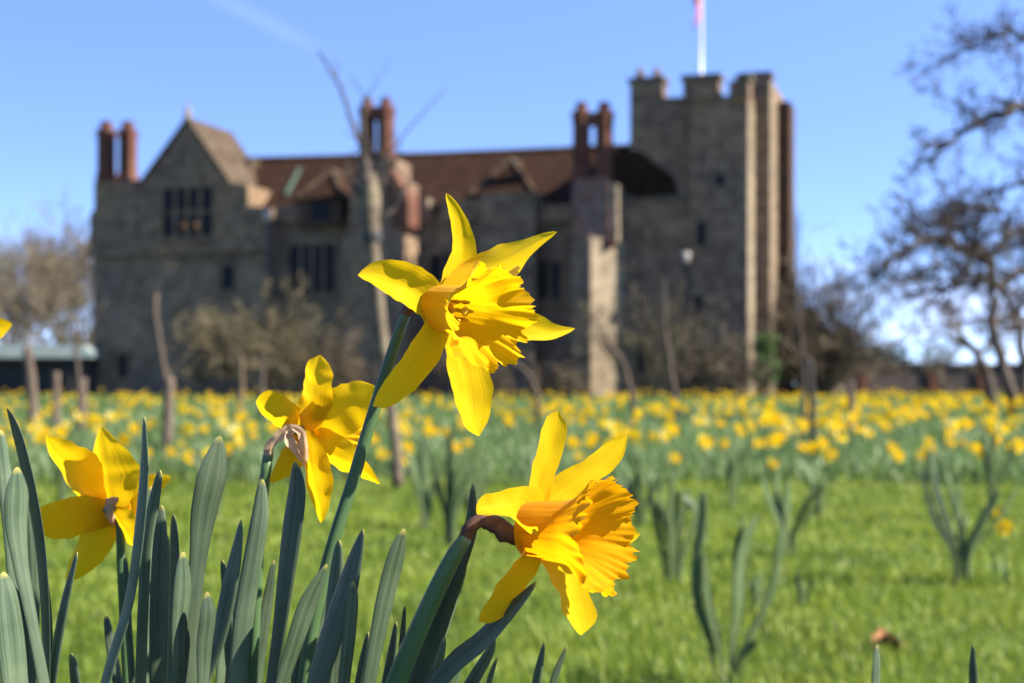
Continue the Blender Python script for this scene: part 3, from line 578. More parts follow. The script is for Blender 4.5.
# ------------------------------------------------------------------ big bare tree on the right
def limb_tree(name, base, Y, limbs, label, seed, mat, twmat, r0, depth=3, tl=.9, dens=1.0, rmin=.007, cat='tree'):
    rg = random.Random(seed); root = empty(name, base, label, cat); t = MB(); c = MB()
    for li, (pts, ra, rb) in enumerate(limbs):
        q = [P(x, y, Y + dy) - Vector(base) for x, y, dy in pts]
        fine = []
        for i in range(len(q) - 1):
            for s in range(4): fine.append(q[i].lerp(q[i + 1], s / 4) + Vector((rg.gauss(0, .03), rg.gauss(0, .03), rg.gauss(0, .03))))
        fine.append(q[-1]); n = len(fine)
        rad = [ra + (rb - ra) * i / (n - 1) for i in range(n)]
        (t if li == 0 else c).tube(fine, rad, 8)
        if li == 0: continue
        for i in range(1, n):
            for s in range(int(dens * 2 + rg.random())):
                d = (fine[i] - fine[i - 1]).normalized(); nd = (d * .6 + Vector((rg.gauss(0, .6), rg.gauss(0, .6), rg.gauss(0, .6) + .1))).normalized()
                branch(c, fine[i], nd, tl * rg.uniform(.5, 1.1) * (1 - .4 * i / n), max(rmin, rad[i] * .5), depth, rg, .65, .08, (2, 3), 3, .3, .66, rmin, 3)
    t.build('trunk', M[mat], root, True); c.build('branches', M[twmat], root); return root
TB = P(1012, 0, 24); TB.z = 0
limb_tree('bare_tree', tuple(TB), 24, [
    ([(1012, 415, 0), (1006, 375, 0), (996, 342, 0), (992, 300, 0), (990, 262, 0)], .11, .06),
    ([(990, 265, 0), (965, 245, -.5), (935, 238, -.8), (905, 250, -1), (880, 272, -1), (858, 288, -1)], .09, .02),
    ([(990, 262, 0), (1003, 240, .3), (1020, 228, .5), (1050, 220, .8)], .06, .03),
    ([(985, 250, 0), (960, 228, .3), (930, 222, .5), (905, 232, .8)], .05, .015),
    ([(992, 285, 0), (965, 270, -.4), (930, 268, -.6), (895, 285, -.8)], .05, .015),
    ([(992, 280, 0), (960, 285, .5), (930, 290, .8), (905, 300, 1)], .06, .018),
    ([(992, 290, 0), (1020, 270, .4), (1050, 262, .5)], .08, .04),
    ([(998, 210, .4), (970, 205, .2), (945, 215, 0), (925, 235, 0)], .06, .015),
    ([(992, 320, 0), (1015, 315, .4), (1040, 320, .5)], .06, .02),
], 'gnarled bare tree at right with low spreading limbs, leaning trunk and a dense crown', 51, 'bark', 'bark_dark', .17, 3, .7, 1.25)
TB = P(1130, 0, 21); TB.z = 0
limb_tree('bare_tree', tuple(TB), 21, [
    ([(1130, 420, 0), (1120, 330, 0), (1105, 230, 0), (1090, 150, 0)], .20, .13),
    ([(1095, 170, 0), (1060, 120, -.3), (1020, 105, -.5), (985, 120, -.6), (960, 135, -.7), (935, 150, -.8), (915, 165, -.8)], .10, .015),
    ([(1092, 155, 0), (1070, 80, 0), (1040, 45, 0), (1010, 32, 0), (985, 42, 0), (955, 55, 0), (925, 72, 0)], .08, .012),
    ([(1090, 150, 0), (1085, 60, 0), (1075, -40, 0)], .10, .04),
    ([(1100, 200, 0), (1060, 190, .4), (1020, 185, .6), (985, 195, .6)], .08, .02),
], 'bare tree cut by the right edge with two long limbs reaching in over the sky', 52, 'bark', 'bark_dark', .2, 3, .62, .9, .006)
TB = P(993, 0, 30); TB.z = 0
limb_tree('bare_tree', tuple(TB), 30, [
    ([(993, 405, 0), (985, 368, 0), (974, 350, 0), (960, 335, 0)], .12, .07),
    ([(974, 350, 0), (940, 335, .5), (915, 345, .6)], .05, .02), ([(962, 338, 0), (955, 318, 0), (945, 310, 0)], .05, .02), ([(978, 355, 0), (1000, 330, 0), (1015, 320, 0)], .05, .02),
], 'small bare tree with thin leaning trunk under the gnarled crown', 53, 'bark', 'twig', .12, 3, .8, .8)
TB = P(1040, 0, 34); TB.z = 0
limb_tree('bare_tree', tuple(TB), 34, [
    ([(1026, 405, 0), (1022, 360, 0), (1016, 320, 0)], .14, .09),
    ([(1016, 322, 0), (1000, 290, 0), (975, 275, 0)], .07, .02), ([(1016, 322, 0), (1030, 280, 0), (1040, 250, 0)], .07, .02), ([(1018, 330, 0), (985, 320, 0), (960, 322, .3)], .06, .02), ([(1018, 330, 0), (1040, 310, 0)], .06, .02),
], 'bare tree standing behind the gnarled one at the right edge', 54, 'bark', 'twig', .12, 3, .9, .9)

# ------------------------------------------------------------------ saplings and stakes
def catmull(pts, n, warp=1.0):
    """smooth curve through pts, parametrised by length so that uneven spacing makes no kinks."""
    pts = [np.array(p, float) for p in pts]; m = len(pts)
    t = [0.0]
    for i in range(1, m): t.append(t[-1] + max(1e-6, float(np.linalg.norm((pts[i] - pts[i - 1])[:2]))))
    tg = []
    for i in range(m):
        if i == 0: tg.append((pts[1] - pts[0]) / (t[1] - t[0]))
        elif i == m - 1: tg.append((pts[-1] - pts[-2]) / (t[-1] - t[-2]))
        else:
            h0, h1 = t[i] - t[i - 1], t[i + 1] - t[i]
            tg.append(((pts[i] - pts[i - 1]) / h0 * h1 + (pts[i + 1] - pts[i]) / h1 * h0) / (h0 + h1))
    out = []
    for i in range(n + 1):
        u = t[-1] * (1 - (1 - i / n) ** warp); k = 0
        while k < m - 2 and u > t[k + 1]: k += 1
        h = t[k + 1] - t[k]; f = min(1, max(0, (u - t[k]) / h)); f2, f3 = f * f, f ** 3
        out.append((2 * f3 - 3 * f2 + 1) * pts[k] + (f3 - 2 * f2 + f) * h * tg[k] + (-2 * f3 + 3 * f2) * pts[k + 1] + (f3 - f2) * h * tg[k + 1])
    return out

def poly_px(mb, pts, Y, base, n=18, sides=8, mat=0, jit=0, rg=rnd):
    q = catmull(pts, n); v = [P(a[0], a[1], Y) - Vector(base) + Vector((rg.gauss(0, jit), rg.gauss(0, jit), 0)) for a in q]
    mb.tube(v, [max(.001, a[2] / 2 * Y / F) for a in q], sides, mat)

Y = 8.0; B0 = P(397, 0, Y); B0.z = 0
tr = empty('young_tree', tuple(B0), 'slim lichen covered young tree with pruned top behind the tallest daffodil', 'tree')
mb = MB(); poly_px(mb, [(398, 487, 12), (395, 440, 11), (389, 390, 11), (383, 345, 12), (377, 290, 13), (373, 248, 15), (371, 225, 19), (370, 195, 20), (369, 174, 15)], Y, B0, 30, 10, jit=.003); mb.build('trunk', M['lichen_bark'], tr, True)
mb = MB(); rg = random.Random(77)
for pts in ([(369, 182, 9), (362, 150, 5), (350, 115, 4), (338, 84, 3.4), (320, 52, 2.4)], [(369, 180, 9), (366, 150, 5), (363, 120, 3.5), (366, 96, 2.5)], [(372, 190, 6), (385, 160, 3), (408, 130, 1.8), (446, 88, 1)], [(375, 225, 7), (390, 212, 6), (402, 196, 4), (408, 180, 3)], [(365, 205, 6), (352, 180, 4), (345, 160, 3)], [(371, 195, 6), (383, 180, 5), (390, 168, 3), (400, 150, 2)]):
    poly_px(mb, pts, Y, B0, 14, 6, jit=.004)
    for s in range(3):
        x, y, wd = pts[rg.randint(1, len(pts) - 1)]; p = P(x, y, Y) - B0
        branch(mb, p, Vector((rg.gauss(0, .5), rg.gauss(0, .5), 1)).normalized(), .16, .004, 1, rg, .5, .2, (1, 2), 3, .2, .6, .0015, 4)
mb.build('branches', M['bark'], tr, True)
mb = MB(); mb.tube([P(372.5, 241, Y) - B0, P(372, 233, Y) - B0], .058, 12); mb.build('tie', M['tie'], tr)

def stick(name, pts, Y, mat, label, cat, twigs=0, seed=1):
    B = P(pts[0][0], 0, Y); B.z = 0
    root = empty(name, tuple(B), label, cat); pts = [(pts[0][0], HY + CZ * F / Y + 4, pts[0][2])] + pts[0:]
    mb = MB(); poly_px(mb, pts, Y, B, 16, 8, jit=.002); mb.build('trunk' if cat == 'tree' else 'post', M[mat], root, True)
    if twigs:
        rg = random.Random(seed); c = MB()
        for k in range(twigs):
            i = rg.randint(2, len(pts) - 1); x, y, wd = pts[i]; branch(c, P(x, y, Y) - B, Vector((rg.gauss(0, .6), rg.gauss(0, .6), .9)).normalized(), .28 * Y / 12, .006, 2, rg, .5, .2, (1, 3), 3, .2, .65, .0025, 3)
        c.build('branches', M['twig'], root)
stick('young_tree', [(167, 430, 7), (165, 380, 6), (160, 345, 6), (155, 315, 7), (157, 293, 4)], 12, 'bark', 'thin bare sapling tied to a pale stake below the big shrub', 'tree', 4, 61)
stick('tree_stake', [(168, 430, 11), (168, 400, 11), (169, 377, 11)], 11.9, 'wood', 'short pale stake holding the thin sapling', 'stake')
stick('young_tree', [(33, 410, 11), (31, 380, 10), (27, 347, 10)], 16, 'wood', 'leaning cut trunk in front of the shelter at far left', 'tree', 0)
stick('tree_stake', [(56, 410, 8), (56, 372, 8)], 18, 'wood', 'short brown stake in front of the dark shelter', 'stake')
stick('young_tree', [(80, 410, 6), (78, 370, 5), (75, 340, 4), (76, 315, 2)], 17, 'bark', 'thin sapling in front of the right end of the shelter', 'tree', 3, 62)
stick('tree_stake', [(83, 410, 8), (83, 378, 8)], 17.1, 'wood', 'pale stake beside the thin sapling at the shelter', 'stake')
stick('tree_stake', [(813, 420, 7), (811, 385, 7), (808, 358, 8)], 12, 'wood_dark', 'dark upright stake right of the castle tower', 'stake')
stick('young_tree', [(804, 420, 4.5), (803, 360, 4), (797, 300, 3), (793, 255, 2)], 13, 'bark', 'tall thin sapling next to the dark stake', 'tree', 9, 63)
stick('tree_stake', [(851, 410, 7), (851, 381, 7)], 16, 'wood', 'short pale stake in the flowers before the garden wall', 'stake')
stick('young_tree', [(676, 410, 6), (670, 365, 5), (664, 320, 3.5), (664, 280, 2)], 20, 'bark', 'slim curving sapling in front of the tower wall', 'tree', 5, 64)
stick('young_tree', [(634, 410, 6), (629, 385, 6), (622, 362, 5), (606, 340, 3)], 20, 'bark', 'short leaning sapling at the foot of the chimney breast', 'tree', 4, 65)
stick('young_tree', [(538, 410, 6), (534, 385, 5), (524, 370, 4), (512, 362, 3)], 19, 'bark', 'short bent sapling left of the pale chimney breast', 'tree', 3, 66)
stick('young_tree', [(262, 405, 6), (262, 380, 5), (264, 355, 4)], 22, 'bark', 'small sapling in front of the big domed shrub', 'tree', 4, 67)
stick('young_tree', [(240, 405, 6), (242, 378, 5), (240, 352, 4)], 22, 'twig', 'small reddish sapling left of the one before the shrub', 'tree', 4, 68)

# ------------------------------------------------------------------ hero daffodils
PX = lambda D: D / F
def pv(px, py, dy, D): return P(px, py, D + dy * D / F)

def petal(mb, pts, axis, D, n=26, m=12, cup=.25, wave=.06, seed=0, roll=0, tip=.10, curl=0.0):
    """pts: (px, py, depth offset in px, visible width in px) from base to tip."""
    rg = random.Random(seed); q = catmull(pts, n); mid = [pv(a[0], a[1], a[2], D) for a in q]; ph = rg.uniform(0, 6.28); ph2 = rg.uniform(0, 6.28)
    vs = []; uvs = []; k = D / F
    for i in range(n + 1):
        t = (mid[min(i + 1, n)] - mid[max(i - 1, 0)]).normalized()
        side = axis.cross(t)
        if side.length < .15: side = Vector((0, -1, 0)).cross(t)
        side.normalize(); v = i / n
        rr = (roll[0] + (roll[1] - roll[0]) * v) if isinstance(roll, tuple) else roll
        side = Quaternion(t, R(rr)) @ side; nrm = t.cross(side).normalized()
        if nrm.dot(axis) < 0 and abs(rr) < 60: nrm = -nrm
        pr = max(.45, math.hypot(side.x, side.z)); hw = max(.2, q[i][3]) / 2 * k / pr
        if v > 1 - tip: hw *= math.sqrt(max(.0, 1 - ((v - 1 + tip) / tip) ** 2 * .985))
        for j in range(m + 1):
            x = 2 * j / m - 1
            wv = wave * math.sin(v * 9 + ph + (1.8 if x > 0 else 0)) * abs(x) ** 1.6 + wave * .5 * math.sin(v * 21 + ph2 + 2.4 * x) * abs(x)
            hgt = hw * (cup * (x * x - .3) - .10 * math.exp(-(x / .16) ** 2) * (1 - v) + wv + curl * v * v * x * abs(x) + .075 * noise.noise(Vector((x * 1.7, v * 4.5, seed * 3.1))) * min(1, v * 3))
            ed = 1 + .05 * noise.noise(Vector((v * 13, 5 if x > 0 else 9, seed * 2.3))) + .015 * math.sin(v * 41 + ph2 + (2 if x > 0 else 0))
            vs.append(mid[i] + side * hw * x * ed + nrm * hgt); uvs.append((j / m, v))
    fs = [(i * (m + 1) + j, i * (m + 1) + j + 1, (i + 1) * (m + 1) + j + 1, (i + 1) * (m + 1) + j) for i in range(n) for j in range(m)]
    mb.add(vs, fs, 0, uvs)

def trumpet(mb, base, axis, Lm, r0, r1, seed=0, n=200, m=34, lobes=6, frill=.12, flare=1.0, oval=1.0, back=.0):
    rg = random.Random(seed); a = axis.normalized(); e1 = a.cross(Vector((0, 0, 1))).normalized(); e2 = e1.cross(a).normalized()
    ph = [rg.uniform(0, 6.28) for _ in range(8)]; vs = []; uvs = []
    hf = [rg.gauss(0, 1) for _ in range(n)]; hf = [(hf[i] + .6 * hf[(i + 1) % n] + .6 * hf[i - 1]) / 2 for i in range(n)]
    for i in range(m + 1):
        t = i / m
        r = r0 + (r0 * .32) * t + (r1 - r0 * 1.32) * flare * (sstep(.45, 1.08, t) ** 1.25)
        rim = sstep(.55, 1, t); rim2 = sstep(.82, 1, t)
        for k in range(n):
            q = 2 * math.pi * k / n
            fr = math.sin(lobes * q + ph[0]) * .55 + math.sin((lobes * 2 + 1) * q + ph[1]) * .42 + math.sin((lobes * 3 + 2) * q + ph[2]) * .25
            rid = .014 * math.sin(24 * q + ph[3]) * (.25 + rim) + .014 * math.sin(41 * q + ph[4]) * rim + .03 * noise.noise(Vector((math.cos(q) * 2.5, math.sin(q) * 2.5, t * 3 + seed)))
            rr = r * (1 + rid) + r1 * frill * fr * rim * .5 + r1 * .05 * hf[k] * rim2
            ax = Lm * t + r1 * frill * (.85 * math.sin(lobes * q + ph[5]) + .55 * math.sin((2 * lobes + 3) * q + ph[6])) * rim * .7 + r1 * .06 * hf[(k * 7) % n] * rim2 ** 2 - back * r1 * rim2 ** 2
            vs.append(base + a * ax + (e1 * math.cos(q) * oval + e2 * math.sin(q)) * rr); uvs.append((k / n, t))
    fs = [(i * n + k, i * n + (k + 1) % n, (i + 1) * n + (k + 1) % n, (i + 1) * n + k) for i in range(m) for k in range(n)]
    mb.add(vs, fs, 0, uvs)

def stamens(parent, base, axis, Lm, root):
    a = axis.normalized(); e1 = a.cross(Vector((0, 0, 1))).normalized(); e2 = e1.cross(a)
    mb = MB(); mb.tube([base, base + a * Lm * .48], [.0011, .0009], 6)
    mb.tube([base + a * Lm * .48, base + a * Lm * .51, base + a * Lm * .53], [.0010, .0022, .0012], 8)
    for k in range(6):
        q = k * math.pi / 3; r = .0042; o = (e1 * math.cos(q) + e2 * math.sin(q)) * r
        mb.tube([base + o * .8, base + o + a * Lm * .36], .0006, 5); mb.tube([base + o + a * Lm * .34, base + o + a * Lm * .42, base + o * 1.05 + a * Lm * .5], [.0006, .0011, .0005], 6)
    sub(mb, root).build('stamens', M['pollen'], parent, True)

def leaf_pts(pts, D, roll, thick=.0011, n=40, m=7, chan=.16, tip=.16, mb=None, twist=0):
    """strap leaf; pts (px, py, visible width px[, extra depth px]) from base (bottom) to tip."""
    q = catmull([(p[0], p[1], p[2], p[3] if len(p) > 3 else 0) for p in pts], n, 1.9); mid = [pv(a[0], a[1], a[3], D) for a in q]; k = D / F
    vs = []; uvs = []; ring = 2 * m
    ln = [0]
    for i in range(n): ln.append(ln[-1] + (mid[i + 1] - mid[i]).length)
    T = ln[-1]; cap = tip * .17
    for i in range(n + 1):
        t = (mid[min(i + 1, n)] - mid[max(i - 1, 0)]).normalized(); v = ln[i] / T
        s = Vector((0, -1, 0)).cross(t).normalized()
        if s.x < 0: s = -s
        rr = R((roll[0] + (roll[1] - roll[0]) * v) if isinstance(roll, tuple) else roll)
        side = (s * math.cos(rr) + Vector((0, 1, 0)) * math.sin(rr)).normalized(); nrm = side.cross(t).normalized()
        if nrm.y > 0 and abs(rr) < 1.5: nrm = -nrm
        hw = max(.5, q[i][2]) / 2 * k / max(.35, abs(math.cos(rr)))
        d = T - ln[i]; R0 = hw * 2.6 * tip / .16
        if d < R0: hw *= math.sqrt(max(.004, 1 - (1 - d / R0) ** 2))
        th = thick * (1 - .6 * v)
        for j in range(ring):
            if j < m: x = 2 * j / (m - 1) - 1; sg = 1
            else: x = 1 - 2 * (j - m) / (m - 1); sg = -1
            e = max(0, 1 - x * x) ** .5
            vs.append(mid[i] + side * hw * x + nrm * (chan * hw * -(x * x) * 1 + sg * th * (.35 + .65 * e) * .5)); uvs.append(((x + 1) / 2, v))
    fs = [(i * ring + j, i * ring + (j + 1) % ring, (i + 1) * ring + (j + 1) % ring, (i + 1) * ring + j) for i in range(n) for j in range(ring)]
    fs.append(tuple(n * ring + j for j in range(ring)))
    mb.add(vs, fs, 0, uvs)

def to_ground(pts, D, bx, w0, k=.55):
    """continue a strip seen down to the frame edge on to the soil (pts bottom first)."""
    x0, y0 = pts[0][0], pts[0][1]; x1, y1 = pts[1][0], pts[1][1]; s = (x0 - x1) / max(1, (y0 - y1))
    G = HY + (CZ - .165) * F / D + 12
    return [(bx, G, w0), (x0 + s * 130 * k + (bx - x0) * .30, y0 + (G - y0) * .42, w0)] + list(pts)

def leaf(root, pts, D, bx, roll, w0=12, name='leaf', chan=.16, tip=.16, mat='leaf'):
    mb = MB(); full = to_ground(pts, D, bx, w0); leaf_pts([(a[0], a[1], a[2] * .9) for a in full], D, roll, mb=mb, chan=chan, tip=tip, n=60)
    return sub(mb, root.location).build(name, M[mat], root, True)

def plant_root(name, bx, D, label, cat='daffodil', group=None):
    p = P(bx, 0, D); p.z = ground_z(p.x, p.y); return empty(name, tuple(p), label, cat, group)

def stem(root, pts, D, bx, mat='stem'):
    mb = MB(); full = to_ground([(p[0], p[1], p[2]) for p in pts], D, bx, pts[0][2]); dps = [0, 0] + [p[3] if len(p) > 3 else 0 for p in pts]
    q = catmull([(a[0], a[1], a[2], d) for a, d in zip(full, dps)], 50)
    mb.tube([pv(a[0], a[1], a[3], D) for a in q], [a[2] / 2 * D / F for a in q], 12)
    return sub(mb, root.location).build('stem', M[mat], root, True)

def flower(root, D, c, axis, petals, tr, kdy, seed, tmat='trumpet', paxis=None):
    """petals: list of dicts pts=(px,py,w[,extra depth]); tr=(L, r0, r1, options) in px"""
    axis = Vector(axis).normalized(); pax = Vector(paxis).normalized() if paxis else axis; k = D / F; cen = pv(c[0], c[1], 0, D)
    rel = lambda mb: sub(mb, root.location)
    fl = MB(); fl.tube([cen - axis * 15 * k, cen - axis * 9 * k, cen - axis * 2 * k, cen + axis * 3 * k], [4 * k, 5.5 * k, 4.5 * k, tr[1] * k * .5], 16)
    head = rel(fl).build('bloom', M['stem'], root, True)
    for i, p in enumerate(petals):
        mb = MB(); pts = [(a[0], a[1], kdy * (a[0] - c[0]) + (a[3] if len(a) > 3 else 0) + p.get('dy', 0), a[2] * (1.18 if paxis else 1)) for a in p['pts']]
        petal(mb, pts, pax, D, cup=p.get('cup', .22), wave=p.get('wave', .07), seed=seed * 10 + i, roll=p.get('roll', 0), tip=p.get('tip', .10), curl=p.get('curl', 0))
        rel(mb).build('petal', M['petal'], head, True)
    mb = MB(); trumpet(mb, cen, axis, tr[0] * k, tr[1] * k, tr[2] * k, seed, **(tr[3] if len(tr) > 3 else {})); rel(mb).build('trumpet', M[tmat], head, True)
    stamens(head, cen, axis, tr[0] * k, root.location)
    return head

def sheath(root, pts, D, mat='sheath', seed=3, n=14, sides=10, squash=.6, rag=.16):
    rg = random.Random(seed); q = catmull([tuple(p) + (0,) * (4 - len(p)) for p in pts], n); mb = MB(); vs = []
    mid = [pv(a[0], a[1], a[3] if len(a) > 3 else 0, D) for a in q]; k = D / F; t0 = None; uvs = []
    for i in range(n + 1):
        t = (mid[min(i + 1, n)] - mid[max(i - 1, 0)]).normalized(); a = Vector((0, -1, 0)).cross(t).normalized(); b = t.cross(a)
        for j in range(sides):
            an = 2 * math.pi * j / sides; r = q[i][2] / 2 * k * (1 + rg.uniform(-rag, rag))
            vs.append(mid[i] + a * r * math.cos(an) + b * r * math.sin(an) * squash)
    fs = [(i * sides + j, i * sides + (j + 1) % sides, (i + 1) * sides + (j + 1) % sides, (i + 1) * sides + j) for i in range(n) for j in range(sides)] + [tuple(range(sides)), tuple(n * sides + j for j in range(sides))]
    mb.add(vs, fs); return sub(mb, root.location).build('sheath', M[mat], root, True)

# --- the tallest bloom
D1 = .60
d1 = plant_root('daffodil', 275, D1, 'tallest sharp yellow daffodil, trumpet turned right, against the castle wall')
stem(d1, [(304, 683, 14), (318, 600, 13, 5), (334, 540, 13, 10), (352, 484, 13, 16), (368, 430, 12.5, 20), (385, 375, 12, 25), (397, 338, 11.5, 30), (405, 316, 11, 34)], D1, 275)
sheath(d1, [(404, 318, 11, 34), (408, 310, 12, 36), (417, 303, 13, 32), (428, 304, 13, 16)], D1, 'sheath_dark', 5, squash=.9)
flower(d1, D1, (438, 307), (.63, -.76, -.14), [
    dict(pts=[(438, 304, 20), (450, 290, 32), (457, 274, 33), (463, 251, 24), (459, 224, 18), (452, 205, 11), (446, 193, 3)], cup=.35, roll=(0, -20), dy=6, tip=.05),
    dict(pts=[(440, 304, 20), (460, 286, 38), (484, 270, 42), (510, 258, 32), (530, 246, 18), (545, 237, 10), (557, 232, 3)], cup=.25, roll=(0, 30), dy=0, tip=.04, wave=.12),
    dict(pts=[(436, 308, 30), (425, 297, 40), (409, 286, 40), (390, 277, 35), (372, 273, 22), (358, 275, 5)], cup=.5, dy=-2, tip=.06, wave=.08),
    dict(pts=[(438, 311, 18), (435, 328, 26), (425, 347, 31), (410, 367, 31), (394, 386, 27), (381, 399, 19), (373, 406, 8)], cup=.4, dy=-6, tip=.12),
    dict(pts=[(442, 312, 18), (453, 334, 26), (462, 356, 36), (469, 384, 39), (473, 408, 35), (476, 425, 25), (479, 436, 8)], cup=.25, dy=10, tip=.12, wave=.09),
    dict(pts=[(446, 310, 18), (480, 316, 30), (512, 322, 34), (535, 327, 28), (551, 331, 18), (564, 330.5, 9), (575, 328.5, 2)], cup=.3, dy=4, tip=.03, wave=.1),
], (88, 22, 50, dict(frill=.25, oval=1.0)), .78, 1)

# --- the right-hand bloom
D2 = .60
d2 = plant_root('daffodil', 360, D2, 'sharp yellow daffodil in side view, frilled trumpet facing right, low over the lawn')
stem(d2, [(396, 683, 21), (412, 645, 20), (430, 604, 19), (446, 571, 18), (458, 549, 16), (466, 537, 13)], D2, 365)
sheath(d2, [(464, 540, 13), (470, 528, 14), (481, 521, 14), (495, 525, 18), (508, 534, 20), (519, 541, 12)], D2, 'sheath_dark', 6, squash=.8)
flower(d2, D2, (528, 529), (.85, -.52, -.02), [
    dict(pts=[(530, 524, 16), (535, 503, 20), (541, 477, 24), (549, 448, 27), (553, 429, 25), (556, 416, 16), (558, 411, 6)], cup=.3, dy=0, roll=(-20, -30), tip=.08),
    dict(pts=[(532, 524, 18), (545, 503, 28), (566, 487, 34), (588, 472, 26), (604, 460, 27), (617, 447, 20), (627, 436, 4)], cup=.3, dy=10, roll=(-15, -35), tip=.05),
    dict(pts=[(530, 528, 26), (522, 514, 34), (508, 507, 28), (493, 507, 22), (482, 509, 18), (477, 514, 8)], cup=.55, dy=-22, tip=.15, roll=(25, 40), wave=.1),
    dict(pts=[(530, 535, 18), (527, 554, 24), (518, 573, 30), (505, 591, 28), (491, 607, 24), (479, 621, 14)], cup=.35, dy=-12, tip=.10, wave=.14),
    dict(pts=[(532, 535, 16), (543, 550, 22), (556, 569, 33), (568, 590, 33), (576, 609, 26), (580, 623, 22), (581, 635, 10)], cup=.35, dy=-4, tip=.12, wave=.14),
    dict(pts=[(534, 530, 18), (570, 536, 30), (600, 538, 30), (620, 537, 22), (640, 534, 8)], cup=.3, dy=-8, tip=.08),
], (90, 27, 58, dict(frill=.10, flare=1.0)), .55, 2, 'trumpet_deep')

# --- two seen from behind
D3 = .68
d3 = plant_root('daffodil', 240, D3, 'yellow daffodil seen from behind with dry tan sheath, left of the tallest bloom')
stem(d3, [(252, 683, 11), (256, 600, 11), (260, 530, 11), (264, 485, 11), (268, 455, 10.5)], D3, 245)
def papery(root, D, strips, axis, seed):
    mb = MB()
    for k, st in enumerate(strips): petal(mb, st, Vector(axis).normalized(), D, n=14, m=8, cup=.55, wave=.28, seed=seed + k, tip=.06)
    return sub(mb, root.location).build('sheath', M['sheath'], root, True)
stem_top = sheath(d3, [(268, 457, 11), (270, 446, 9), (276, 438, 7, -6), (285, 433, 6, -10), (294, 431, 6, -12)], D3, 'sheath', 7, squash=.9, rag=.1)
papery(d3, D3, [[(268, 452, -8, 9), (274, 442, -14, 10), (283, 434, -18, 10), (292, 429, -20, 9), (299, 426, -18, 4)], [(294, 427, -20, 6), (301, 432, -24, 8), (304, 444, -24, 9), (305, 457, -20, 7), (304, 469, -14, 2)], [(290, 431, -18, 6), (290, 440, -22, 10), (297, 450, -22, 9), (303, 462, -16, 3)]], (-.2, -.95, .2), 70)
flower(d3, D3, (303, 430), (.30, .93, .02), [
    dict(pts=[(303, 428, 14), (307, 418, 24), (313, 400, 30), (316, 382, 28), (317, 369, 24), (319, 360, 16), (320, 355, 6)], cup=.25, dy=-6, tip=.12),
    dict(pts=[(305, 429, 16), (316, 422, 30), (332, 416, 40), (347, 408, 41), (360, 399, 33), (370, 391, 22), (375, 386, 8)], cup=.25, dy=-4, tip=.12),
    dict(pts=[(301, 429, 16), (291, 420, 26), (278, 413, 28), (266, 407, 26), (256, 402, 16)], cup=.3, dy=4, tip=.18),
    dict(pts=[(301, 432, 14), (297, 446, 20), (289, 460, 22), (281, 470, 16), (270, 482, 4)], cup=.3, dy=6, tip=.06),
    dict(pts=[(304, 433, 14), (309, 450, 22), (313, 470, 27), (317, 490, 24), (320, 508, 14), (321, 523, 3)], cup=.3, dy=-8, tip=.05),
    dict(pts=[(306, 432, 16), (320, 445, 28), (339, 456, 28), (356, 465, 20), (369, 475, 11), (380, 484, 2)], cup=.3, dy=6, tip=.04),
], (74, 20, 36), -.36, 3, paxis=(.62, .66, .38))

D4 = .72
d4 = plant_root('daffodil', 128, D4, 'yellow daffodil seen from behind at far left among tall leaves')
stem(d4, [(127, 683, 9.5), (124, 620, 9.5), (121, 560, 9), (120, 520, 9), (119, 508, 8.5)], D4, 132)
sheath(d4, [(120, 516, 9), (119, 505, 8, -8), (117, 500, 8, -16), (112, 502, 10, -16), (110, 514, 9, -14), (113, 526, 2, -10)], D4, 'sheath', 8, squash=.4, rag=.3)
flower(d4, D4, (112, 508), (.05, .99, .05), [
    dict(pts=[(112, 506, 24), (112, 496, 40), (109, 477, 54), (106, 457, 44), (103, 441, 24), (101, 427, 3)], cup=.25, dy=-8, tip=.05),
    dict(pts=[(110, 506, 22), (97, 494, 38), (79, 477, 45), (63, 459, 36), (53, 446, 20), (46, 436, 3)], cup=.25, dy=2, tip=.05),
    dict(pts=[(110, 510, 18), (97, 514, 28), (78, 517, 33), (58, 522, 33), (43, 525, 26), (34, 527, 10)], cup=.3, dy=-6, tip=.12),
    dict(pts=[(111, 512, 16), (103, 526, 26), (93, 543, 31), (82, 559, 25), (72, 573, 14), (66, 582, 3)], cup=.3, dy=4, tip=.05),
    dict(pts=[(114, 508, 18), (126, 500, 30), (142, 491, 26), (156, 483, 16), (171, 477, 3)], cup=.3, dy=4, tip=.04),
    dict(pts=[(114, 511, 16), (121, 520, 24), (128, 531, 24), (135, 546, 8)], cup=.3, dy=-4, tip=.15),
], (64, 18, 27), -.15, 4, paxis=(.58, .72, .36))

# --- bloom cut by the left edge
D5 = .80
d5 = plant_root('daffodil', -60, D5, 'yellow petal tip of a daffodil entering at the left edge')
stem(d5, [(-56, 683, 10), (-58, 560, 10), (-60, 440, 10), (-66, 365, 10), (-62, 348, 9)], D5, -58)
cx5, cy5 = -46, 338
flower(d5, D5, (cx5, cy5), (.35, -.9, .05), [dict(pts=[(cx5 + math.cos(a) * r, cy5 + math.sin(a) * r, wd) for r, wd in ((3, 14), (14, 24), (30, 31), (44, 24), (54, 12), (60, 3))], tip=.05) for a in (-.24, .80, 1.85, 2.9, 3.95, 5.0)], (70, 18, 40), .3, 5)

